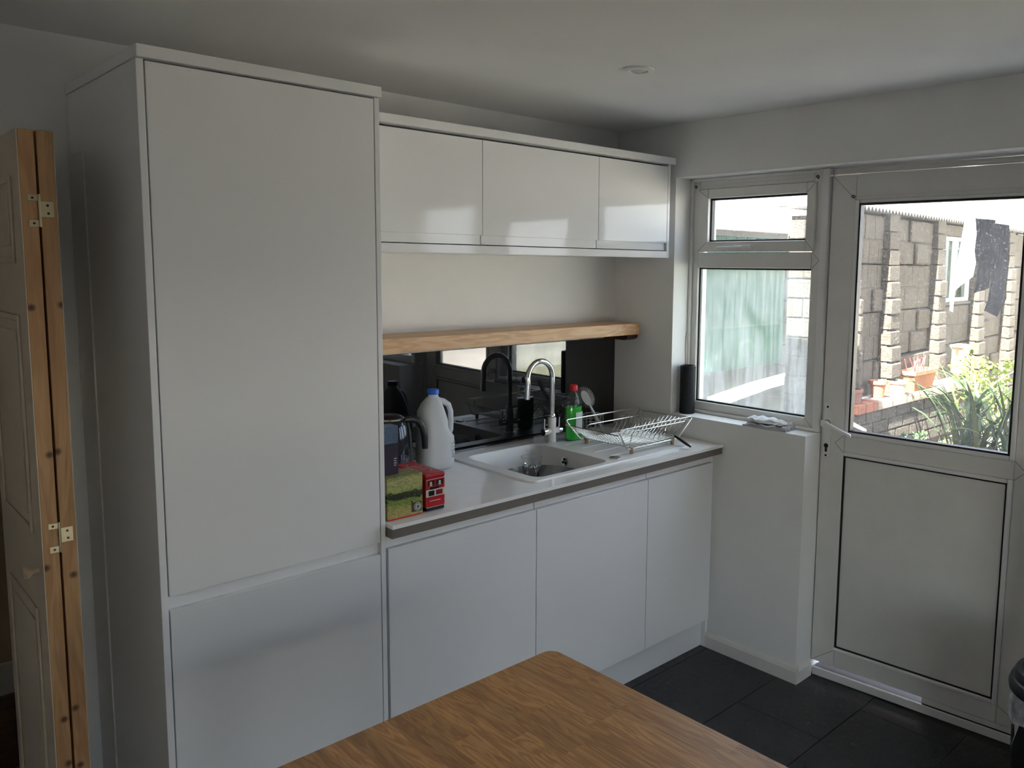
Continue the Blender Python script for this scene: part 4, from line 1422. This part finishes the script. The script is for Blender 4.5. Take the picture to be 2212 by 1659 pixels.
for k, (ta, tb_) in enumerate(pil):
    bm = bmesh.new()
    # pillar core that thickens towards its base
    prof_ = [(-.06, .30), (.095, .30), (.085, .82), (.045, 1.60), (.028, 2.035), (-.06, 2.035)]
    A = [bm.verts.new(FM @ Vector((ta + .006, p[0] - .012, p[1]))) for p in prof_]
    B = [bm.verts.new(FM @ Vector((tb_ - .006, p[0] - .012, p[1]))) for p in prof_]
    for q in range(len(prof_)):
        bm.faces.new((A[q], A[(q + 1) % len(prof_)], B[(q + 1) % len(prof_)], B[q]))
    bm.faces.new(A[::-1]); bm.faces.new(B)
    obj('pillar', bm, 'conc', gar)
    z = .34
    while z < 1.98:
        h = .105 + rb.uniform(-.008, .012)
        d = .085 - .055 * max(0, (z - .8)) / 1.2 if z > .8 else .09
        smooth_top = z > 1.62
        fb('quoin', ta, tb_, d - .06, d + (rb.uniform(.008, .022) if not smooth_top else .004), z + .003, z + h - .004, 'rock' if not smooth_top else 'conc', bev=.008 if not smooth_top else .003)
        z += h
# garage window in the third bay
wz0, wz1 = 1.455, 1.955
ta, tb_ = pil[2][1], pil[3][0]
for a in ((ta, ta + .035, wz0, wz1), (tb_ - .035, tb_, wz0, wz1), (ta, tb_, wz0, wz0 + .03), (ta, tb_, wz1 - .03, wz1), ((ta + tb_) / 2 - .02, (ta + tb_) / 2 + .02, wz0, wz1)):
    fb('window_frame', a[0], a[1], -.05, -.01, a[2], a[3], 'white_r', bev=.003)
M['dkglass'] = plain('glass_green_reflection', (.03, .05, .03), .04, var=.7, scale=9)  # dark mottled green paints the reflection into the glass
for (a, b_) in ((ta + .035, (ta + tb_) / 2 - .02), ((ta + tb_) / 2 + .02, tb_ - .035)):
    fb('window_pane', a, b_, -.04, -.034, wz0 + .03, wz1 - .03, 'dkglass')
fb('window_sill', ta - .0, tb_ + .0, -.05, .012, wz0 - .022, wz0, 'conc', bev=.003)
# garage body behind the wall and the corrugated roof edge
fb('back_body', -.63, 3.8, -.40, -.062, .3, 2.03, 'conc')
z = .42
row = 0
while z < 2.0:
    n_a = -.40
    for q in range(3):
        n_b = min(-.012, n_a + (.16 if (q + row) % 2 else .105))
        if n_b - n_a > .02:
            fb('end_block', -.645 - rb.uniform(0, .012), -.628, n_a + .002, n_b - .002, z + .002, z + .118, 'block_e', bev=.006)
        n_a = n_b
    z += .122; row += 1
bm = bmesh.new()
NT = 82
up1, up2, dn1, dn2 = [], [], [], []
for k in range(NT * 2 + 1):
    t_ = -.69 + k * .0275
    zz = 2.050 + (.028 if k % 2 else 0)
    up1.append(bm.verts.new(fpt(t_, .055, zz + .008))); dn1.append(bm.verts.new(fpt(t_, .055, zz)))
    up2.append(bm.verts.new(fpt(t_, -.46, zz + .008 + .03))); dn2.append(bm.verts.new(fpt(t_, -.46, zz + .03)))
for k in range(NT * 2):
    bm.faces.new((up1[k], up1[k + 1], up2[k + 1], up2[k])); bm.faces.new((dn1[k], dn2[k], dn2[k + 1], dn1[k + 1]))
    bm.faces.new((up1[k], dn1[k], dn1[k + 1], up1[k + 1])); bm.faces.new((up2[k], up2[k + 1], dn2[k + 1], dn2[k]))
obj('corrugated_roof', bm, 'asb', gar)

# ------------------------------------------------------------------ brick-topped planter in front of the garage
M['brick'] = plain('orange_red_brick', (.26, .095, .05), .9, var=.35, scale=40, bmp=.4, bscale=120)
M['brick2'] = stone_mat('worn_grey_brick', (.30, .20, .14), (.46, .36, .28), 1.2, .8)
M['cope'] = plain('pale_coping_slab', (.60, .57, .52), .85, var=.15, scale=20, bmp=.3, bscale=80)
pw = thing('planter_wall', (2.2, -.36, .3), 'low planter wall topped with bricks under the pots', 'wall')
def pb(name, xa, xb, ya, yb, za, zb_, mat, bev=.003, seg=1):
    return box(name, xa, xb, ya, yb, za, zb_, mat, pw, bev, seg)
pb('core', 1.86, 3.6, -.35, -.27, .31, .805, 'conc', .002)
xx = 1.842
k = 0
while xx < 3.55:
    w = .105 if k < 3 else .205
    if k == 2: w = .055
    pb('brick', xx, min(xx + w - .008, 3.6), -.372, -.262, .806, .866, 'brick' if k < 3 else 'brick2', .005)
    xx += w; k += 1
for r_ in range(4):
    xx = 1.86 - (.10 if r_ % 2 else 0)
    while xx < 3.55:
        xa, xb = max(xx, 1.858), min(xx + .205, 3.6)
        if xb - xa > .03:
            pb('block', xa + .003, xb - .003, -.362, -.345, .505 + .076 * r_ + .003, .505 + .076 * (r_ + 1) - .004, 'rock', .005)
        xx += .21
tag(box('planter_slab', 1.862, 3.6, -.262, -.225, .80, .868, 'cope', bev=.003), 'pale slab ledge behind the planter bricks', 'slab')

# pots on the ledge
M['terra'] = plain('terracotta', (.36, .13, .055), .8, var=.2, scale=15)
M['glaze'] = plain('glazed_pale_pot', (.42, .34, .23), .4, var=.25, scale=25)
M['terra2'] = plain('dusky_terracotta', (.20, .085, .065), .8, var=.2, scale=20)
def pot(name, x, y, z, r0, r1, h, mat, lab, sx=1.0):
    o = thing(name, (x, y, z), lab, 'plant pot', 'pots on the planter wall')
    bm = bmesh.new(); bm_lathe(bm, [(r0, .0), (r0 + (r1 - r0) * .8, h * .8), (r0 + (r1 - r0) * .8 - .006, h * .79), (r0 - .006, .01)], (x, y, z), 24); obj('pot_body', bm, mat, o, True)
    bm = bmesh.new(); bm_lathe(bm, [(r1 * .95, h * .78), (r1 + .004, h * .80), (r1 + .004, h), (r1 - .006, h), (r1 - .010, h * .82)], (x, y, z), 24, cap=False); obj('rim', bm, mat, o, True)
    bm = bmesh.new(); bm_lathe(bm, [(r1 * .9, h * .85), (r1 * .6, h * .90), (.004, h * .91)], (x, y, z), 16); obj('soil', bm, 'soil', o, True)
    return o
pot('plant_pot', 1.905, -.315, .869, .032, .042, .085, 'terra2', 'dull red pot at the left end of the planter wall')
pot('plant_pot', 2.235, -.300, .869, .035, .052, .105, 'terra', 'sunlit terracotta pot standing on the brick ledge')
pot('plant_pot', 2.475, -.310, .869, .058, .066, .085, 'glaze', 'wide pale glazed bowl between pot and trough')
trg = thing('planter_trough', (2.80, -.30, .869), 'rectangular terracotta trough with red stems', 'planter')
bm = bmesh.new()
def rect_ring(hx, hy, z): return [bm.verts.new((2.80 + sx_ * hx, -.305 + sy_ * hy, .869 + z)) for sx_, sy_ in ((-1, -1), (1, -1), (1, 1), (-1, 1))]
RR = [rect_ring(.145, .048, 0), rect_ring(.172, .060, .105), rect_ring(.180, .068, .105), rect_ring(.180, .068, .130), rect_ring(.166, .054, .130), rect_ring(.150, .044, .02)]
for k in range(5):
    for j in range(4): bm.faces.new((RR[k][j], RR[k][(j + 1) % 4], RR[k + 1][(j + 1) % 4], RR[k + 1][j]))
bm.faces.new(RR[0][::-1]); bm.faces.new(RR[5])
obj('trough_body', bm, 'terra', trg)
box('soil', 2.64, 2.96, -.350, -.260, .95, .985, 'soil', trg)
M['redstem'] = plain('red_stems', (.40, .05, .05), .6)
for k in range(14):
    bm = bmesh.new()
    xa, ya = 2.68 + rb.random() * .24, -.34 + rb.random() * .07
    bm_tube(bm, [(xa, ya, .98), (xa + rb.uniform(-.02, .02), ya, 1.02), (xa + rb.uniform(-.05, .05), ya + rb.uniform(-.02, .02), 1.06 + rb.random() * .03)], .003, 5)
    obj('stem', bm, 'redstem', trg)

for o_ in COL.objects:
    if o_.parent is None and o_.name.split('.')[0] in ('planter_wall', 'planter_slab', 'plant_pot', 'planter_trough'):
        o_.location += Vector((-.215, -.097, .035))
# ------------------------------------------------------------------ strap-leaved plant
def leaf_mat(name, c1, c2, tr=.35):
    m = bpy.data.materials.new(name); m.use_nodes = True
    t = m.node_tree; b = t.nodes['Principled BSDF']
    oi = t.nodes.new('ShaderNodeObjectInfo')
    n = noise(t, coords(t, (1, 1, 1)), 12, 3, .5)
    c = mixc(t, n, c1, c2)
    mr = t.nodes.new('ShaderNodeMapRange'); mr.inputs[3].default_value = .7; mr.inputs[4].default_value = 1.25
    lk(t, oi.outputs['Random'], mr.inputs[0])
    c = mixc(t, 1.0, c, mr.outputs[0], 'MULTIPLY')
    lk(t, c, b.inputs['Base Color'])
    b.inputs['Roughness'].default_value = .45
    tl_ = t.nodes.new('ShaderNodeBsdfTranslucent'); lk(t, c, tl_.inputs[0])
    mx_ = t.nodes.new('ShaderNodeMixShader'); mx_.inputs[0].default_value = tr
    out = t.nodes['Material Output']
    lk(t, b.outputs[0], mx_.inputs[1]); lk(t, tl_.outputs[0], mx_.inputs[2]); lk(t, mx_.outputs[0], out.inputs[0])
    return m
M['strap'] = leaf_mat('strap_leaf_green', (.035, .085, .028), (.065, .13, .045))
M['strapy'] = leaf_mat('pale_strap_leaf', (.10, .15, .04), (.15, .20, .07))
M['shrub'] = leaf_mat('yellow_green_leaf', (.13, .19, .02), (.20, .25, .04), .45)
M['stemb'] = plain('brown_stem', (.12, .07, .04), .7)
M['stemg'] = plain('green_stem', (.20, .30, .06), .7)
def blade(base, az, L, w, lean, droop, n=9, fold=0.25):
    """long tapering leaf with a keel"""
    d = Vector((math.cos(az), math.sin(az), 0)); s = Vector((-math.sin(az), math.cos(az), 0))
    bm = bmesh.new(); P = []
    p = Vector(base); ang = R(90) - lean
    step = L / n
    for k in range(n + 1):
        q = k / n
        ww = w * (.75 + .5 * q) * (1 - q ** 3) + .001
        tan = d * math.cos(ang) + Vector((0, 0, 1)) * math.sin(ang)
        nr = -d * math.sin(ang) + Vector((0, 0, 1)) * math.cos(ang)
        P.append([bm.verts.new(p + s * ww), bm.verts.new(p - nr * ww * fold), bm.verts.new(p - s * ww),
                  bm.verts.new(p - s * ww - nr * .0015), bm.verts.new(p - nr * (ww * fold + .002)), bm.verts.new(p + s * ww - nr * .0015)])
        p = p + tan * step
        ang -= droop * step * (0.4 + 1.6 * q)
    for k in range(n):
        for j in range(6): bm.faces.new((P[k][j], P[k][(j + 1) % 6], P[k + 1][(j + 1) % 6], P[k + 1][j]))
    bm.faces.new(P[0][::-1]); bm.faces.new(P[-1])
    return bm
def strap_plant(c, n, lab, seed, Lr=(.35, .6), spread=.16):
    o = thing('strap_leaf_plant', c, lab, 'plant', 'strap leaved plants in the bed')
    rr = random.Random(seed)
    for k in range(n):
        az = rr.uniform(0, 2 * math.pi)
        q = rr.random()
        b = (c[0] + rr.uniform(-1, 1) * spread, c[1] + rr.uniform(-1, 1) * spread, c[2] - .01)
        lean = R(8 + 52 * q ** 1.3) * (.35 if math.sin(az) > .1 else 1); L = rr.uniform(*Lr) * (1.05 - .25 * q)
        obj('leaf', blade(b, az, L, rr.uniform(.013, .020), lean, rr.uniform(.4, 2.6) * (1 + q)), 'strap' if rr.random() < .8 else 'strapy', o, 60)
    return o
strap_plant((2.56, -.82, .50), 62, 'large clump of strap leaves just outside the door', 3, (.50, .86), .17)
strap_plant((2.55, -1.14, .50), 34, 'smaller clump of strap leaves at the right', 9, (.40, .68), .14)
# upright flower stem
fs = thing('flower_stem', (2.74, -.70, .50), 'tall bare flower stem rising above the strap leaves', 'plant')
bm = bmesh.new(); bm_tube(bm, [(2.74, -.70, .50), (2.73, -.69, .85), (2.745, -.685, 1.20)], [.005, .004, .003], 6); obj('stalk', bm, 'stemb', fs, True)
for k in range(7):
    z = .98 + .035 * k
    bm = blade((2.738, -.69, z), rb.uniform(0, 6.28), .06, .011, R(50), 4, 5, .1)
    obj('leaf', bm, 'shrub', fs)
# leafy shrubs behind
def shrub(c, hgt, wid, n, lab, seed, mat='shrub', name='leafy_shrub'):
    o = thing(name, c, lab, 'shrub', 'leafy shrubs along the garage wall')
    rr = random.Random(seed)
    for k in range(9):
        a = rr.uniform(0, 6.28); q = rr.random() ** .5 * wid
        tip = (c[0] + q * math.cos(a), c[1] + q * .45 * math.sin(a), c[2] + hgt * rr.uniform(.6, 1))
        bm = bmesh.new(); bm_tube(bm, [(c[0] + q * .2 * math.cos(a), c[1] + q * .1 * math.sin(a), c[2] - .005), ((c[0] + tip[0]) / 2 + .01, (c[1] + tip[1]) / 2, c[2] + hgt * .5), tip], [.005, .004, .002], 5)
        obj('stem', bm, 'stemg', o)
    # one joined crown: leaves too small to pick apart
    bm = bmesh.new()
    for k in range(n):
        a = rr.uniform(0, 6.28); q = rr.random() ** .5 * wid
        p = Vector((c[0] + q * math.cos(a), c[1] + q * .45 * math.sin(a), c[2] + .03 + hgt * rr.random() ** .8))
        az, el, l, w = rr.uniform(0, 6.28), rr.uniform(-.5, .9), rr.uniform(.022, .042), rr.uniform(.009, .016)
        d = Vector((math.cos(az) * math.cos(el), math.sin(az) * math.cos(el), math.sin(el))); s_ = d.orthogonal().normalized(); nn_ = d.cross(s_)
        v = [bm.verts.new(p), bm.verts.new(p + d * l * .5 + s_ * w), bm.verts.new(p + d * l), bm.verts.new(p + d * l * .5 - s_ * w), bm.verts.new(p + d * l * .5 + nn_ * w * .35)]
        for q_ in ((0, 1, 4), (1, 2, 4), (2, 3, 4), (3, 0, 4)): bm.faces.new([v[i] for i in q_])
    ob = obj('foliage', bm, mat, o)
    ob['kind'] = 'stuff'
    return o
shrub((3.10, -.58, .50), .55, .26, 330, 'yellow green shrub behind the trough', 21)
shrub((3.55, -.62, .50), .52, .36, 420, 'yellow green shrub below the hanging white shirt', 22)
shrub((4.10, -.85, .50), .58, .45, 500, 'yellow green shrub at the right below the dark trousers', 23)
shrub((2.10, -.60, .50), .16, .14, 120, 'low dark leafed plant at the foot of the planter wall', 24, 'strap', 'low_plant')
# grass tufts at the foot of the wall
bm = bmesh.new()
rr = random.Random(5)
for k in range(900):
    p = Vector((rr.uniform(1.75, 3.4), rr.uniform(-.74, -.49), .499))
    az = rr.uniform(0, 6.28); h = rr.uniform(.02, .07); s_ = Vector((-math.sin(az), math.cos(az), 0)) * .0022
    t_ = p + Vector((math.cos(az) * h * .5, math.sin(az) * h * .5, h))
    a, b_, c, d = bm.verts.new(p + s_), bm.verts.new(p - s_), bm.verts.new(t_), bm.verts.new(p + Vector((math.cos(az), math.sin(az), 0)) * .002)
    bm.faces.new((a, d, c)); bm.faces.new((d, b_, c))
tag(obj('grass', bm, 'shrub'), 'short bright grass along the planter wall', 'grass', kind='stuff')
# brick edging on the ground
pe = thing('brick_edging', (2.25, -.60, .50), 'row of red bricks edging the bed', 'bricks')
for k in range(5):
    box('brick', 1.75 + .215 * k, 1.955 + .215 * k, -.70, -.60, .497, .530, 'brick', pe, .006)
# small wooden bird box on a post
bb = thing('bird_box', (3.32, -.42, .50), 'pale wooden bird box standing among the shrubs', 'bird box')
M['palewood'] = wood('pale_weathered_wood', (.50, .38, .24), (.66, .54, .38), 2, .7)
box('post', 3.30, 3.34, -.40, -.37, .499, .95, 'palewood', bb)
box('box_body', 3.25, 3.37, -.45, -.37, .95, 1.14, 'palewood', bb, .003)
box('lid', 3.235, 3.385, -.47, -.36, 1.14, 1.16, 'palewood', bb, .003)
bm = bmesh.new(); bm_tube(bm, [(3.30, -.4535, 1.06), (3.30, -.449, 1.06)], .016, 16); obj('hole', bm, 'black', bb)

# ------------------------------------------------------------------ washing on the line
M['wshirt'] = plain('white_cotton', (.80, .81, .83), .9, var=.04, scale=20, spec=.1)
def speckle():
    m, t, b = new_mat('black_speckled_cloth')
    v = coords(t)
    n = ramp(t, noise(t, v, 60, 5, .75), [(.60, (.0028, .003, .0042)), (.68, (.045, .046, .05))])
    lk(t, n, b.inputs['Base Color']); b.inputs['Roughness'].default_value = .95; b.inputs['Specular IOR Level'].default_value = .05
    return m
M['wtrous'] = speckle()
def hang(name, outline_l, outline_r, x, mat, lab, cat, amp=.02, fr=40, ph=0, nn_=9, th=.006):
    """cloth hanging in a plane of constant x between two edges given as (y, z) from top to bottom"""
    bm = bmesh.new(); F_, B_ = [], []
    for k in range(len(outline_l)):
        l, r_ = outline_l[k], outline_r[k]
        fr_row, bk_row = [], []
        for j in range(nn_ + 1):
            q = j / nn_
            y = l[0] + (r_[0] - l[0]) * q; z = l[1] + (r_[1] - l[1]) * q
            dx = amp * math.sin(fr * y + ph + z * 3) + amp * .5 * math.sin(fr * 1.7 * y + z * 11)
            fr_row.append(bm.verts.new((x + dx, y, z))); bk_row.append(bm.verts.new((x + dx + th, y, z)))
        F_.append(fr_row); B_.append(bk_row)
    m_ = len(F_)
    for k in range(m_ - 1):
        for j in range(nn_):
            bm.faces.new((F_[k][j], F_[k][j + 1], F_[k + 1][j + 1], F_[k + 1][j])); bm.faces.new((B_[k][j], B_[k + 1][j], B_[k + 1][j + 1], B_[k][j + 1]))
        for j in (0, nn_):
            bm.faces.new((F_[k][j], F_[k + 1][j], B_[k + 1][j], B_[k][j]))
    for k in (0, m_ - 1):
        for j in range(nn_):
            bm.faces.new((F_[k][j], F_[k][j + 1], B_[k][j + 1], B_[k][j]))
    return bm
X_ = 3.0
shirt = thing('white_shirt', (X_, -.55, 1.5), 'white shirt hanging on the washing line', 'shirt')
obj('front', hang('', [(-.505, 2.09), (-.490, 1.95), (-.468, 1.75), (-.440, 1.60), (-.432, 1.50)], [(-.575, 2.07), (-.575, 1.95), (-.590, 1.80), (-.570, 1.66), (-.470, 1.57)], X_, None, '', ''), 'wshirt', shirt, True)
obj('sleeve', hang('', [(-.427, 1.62), (-.423, 1.52), (-.425, 1.42)], [(-.462, 1.60), (-.452, 1.52), (-.448, 1.41)], X_ + .02, None, '', '', .006), 'wshirt', shirt, True)
tro = thing('dark_trousers', (X_, -.70, 1.4), 'black speckled trousers hanging upside down on the line', 'trousers')
obj('leg', hang('', [(-.573, 2.055), (-.585, 1.95), (-.580, 1.83), (-.600, 1.72), (-.598, 1.62), (-.590, 1.54)], [(-.695, 2.04), (-.690, 1.95), (-.695, 1.83), (-.700, 1.72), (-.690, 1.64), (-.690, 1.585)], X_ - .03, None, '', '', .018, 60), 'wtrous', tro, True)
obj('leg', hang('', [(-.690, 2.02), (-.680, 1.90), (-.690, 1.75), (-.700, 1.62), (-.690, 1.50), (-.675, 1.43)], [(-.805, 2.00), (-.805, 1.90), (-.810, 1.75), (-.805, 1.62), (-.812, 1.52), (-.765, 1.395)], X_ - .05, None, '', '', .018, 50, 1.2), 'wtrous', tro, True)
ln = thing('washing_line', (X_, -1.5, 2.0), 'thin washing line between garage and pole', 'washing line')
bm = bmesh.new(); bm_tube(bm, [(X_ + .02, -.36, 2.075), (X_, -.6, 2.062), (X_, -1.4, 2.03), (X_, -2.6, 2.10)], .004, 6); obj('cord', bm, 'white_r', ln)
bm = bmesh.new(); bm_tube(bm, [(X_, -2.6, .499), (X_, -2.6, 2.15)], .03, 10); obj('pole', bm, 'white_r', ln, True)

# ------------------------------------------------------------------ outbuilding seen through the steamed window
M['green'] = plain('faded_green_boards', (.03, .115, .075), .7, var=.25, scale=4, stretch=(3, 1, .6))
M['block'] = stone_mat('buff_stone_block', (.10, .088, .072), (.17, .15, .125), .5, .7)
M['rend'] = plain('pale_render', (.17, .16, .145), .85, var=.12, scale=5)
M['fascia'] = plain('white_fascia', (.80, .80, .78), .6)
ob_ = thing('outbuilding', (3.0, 1.25, .33), 'stone outbuilding with green boarded doors beyond the window', 'building')
box('wall_core', 1.9, 5.4, 1.235, 1.5, .33, 2.02, 'rend', ob_)
for k in range(8):
    xa = 2.30 + .152 * k
    box('green_board', xa + .003, xa + .149, 1.195, 1.234, .86, 1.955, 'green', ob_, .004)
box('door_post', 2.20, 2.29, 1.19, 1.236, .33, 1.97, 'fascia', ob_, .004)
r2 = random.Random(8)
for r_ in range(8):
    z0 = .44 + .195 * r_
    xx = 3.525 - (.12 if r_ % 2 else 0)
    while xx < 5.35:
        w = r2.uniform(.26, .42)
        xa = max(xx, 3.525)
        if xa < 5.3:
            box('stone_block', xa + .006, min(xx + w, 5.4) - .006, 1.195 - r2.uniform(0, .012), 1.236, z0 + .005, z0 + .188, 'block', ob_, .008)
        xx += w
box('wall_tone_band', 1.9, 3.52, 1.19, 1.234, 1.957, 2.018, 'asb', ob_, .003)  # grey painted in for the shaded strip of wall below the eaves
box('wall_tone_band', 3.53, 5.4, 1.19, 1.234, 1.957, 2.018, 'fascia', ob_, .003)
bm = bmesh.new()
bm_prism(bm, [(1.10, 2.025), (2.62, 2.385), (2.62, 2.36), (1.10, 2.000)], 'x', 1.7, 5.6)
obj('roof_slope', bm, 'fascia', ob_)
box('ridge', 1.7, 5.6, 2.58, 2.66, 2.375, 2.402, 'asb', ob_)
box('eaves_gutter', 1.7, 5.6, 1.07, 1.10, 1.995, 2.018, 'asb', ob_)
lw = thing('yard_wall', (3.0, .75, .33), 'low pale rendered wall in front of the outbuilding', 'wall')
bm = bmesh.new()
bm_prism(bm, [(2.05, .331), (3.7, .331), (3.7, .83), (2.6, .76), (2.05, .70)], 'y', .78, .90)
obj('wall_body', bm, 'rend', lw)
bm = bmesh.new()
bm_prism(bm, [(2.04, .701), (2.6, .761), (3.71, .831), (3.71, .865), (2.6, .795), (2.04, .735)], 'y', .755, .925)
obj('coping', bm, 'cope', lw)
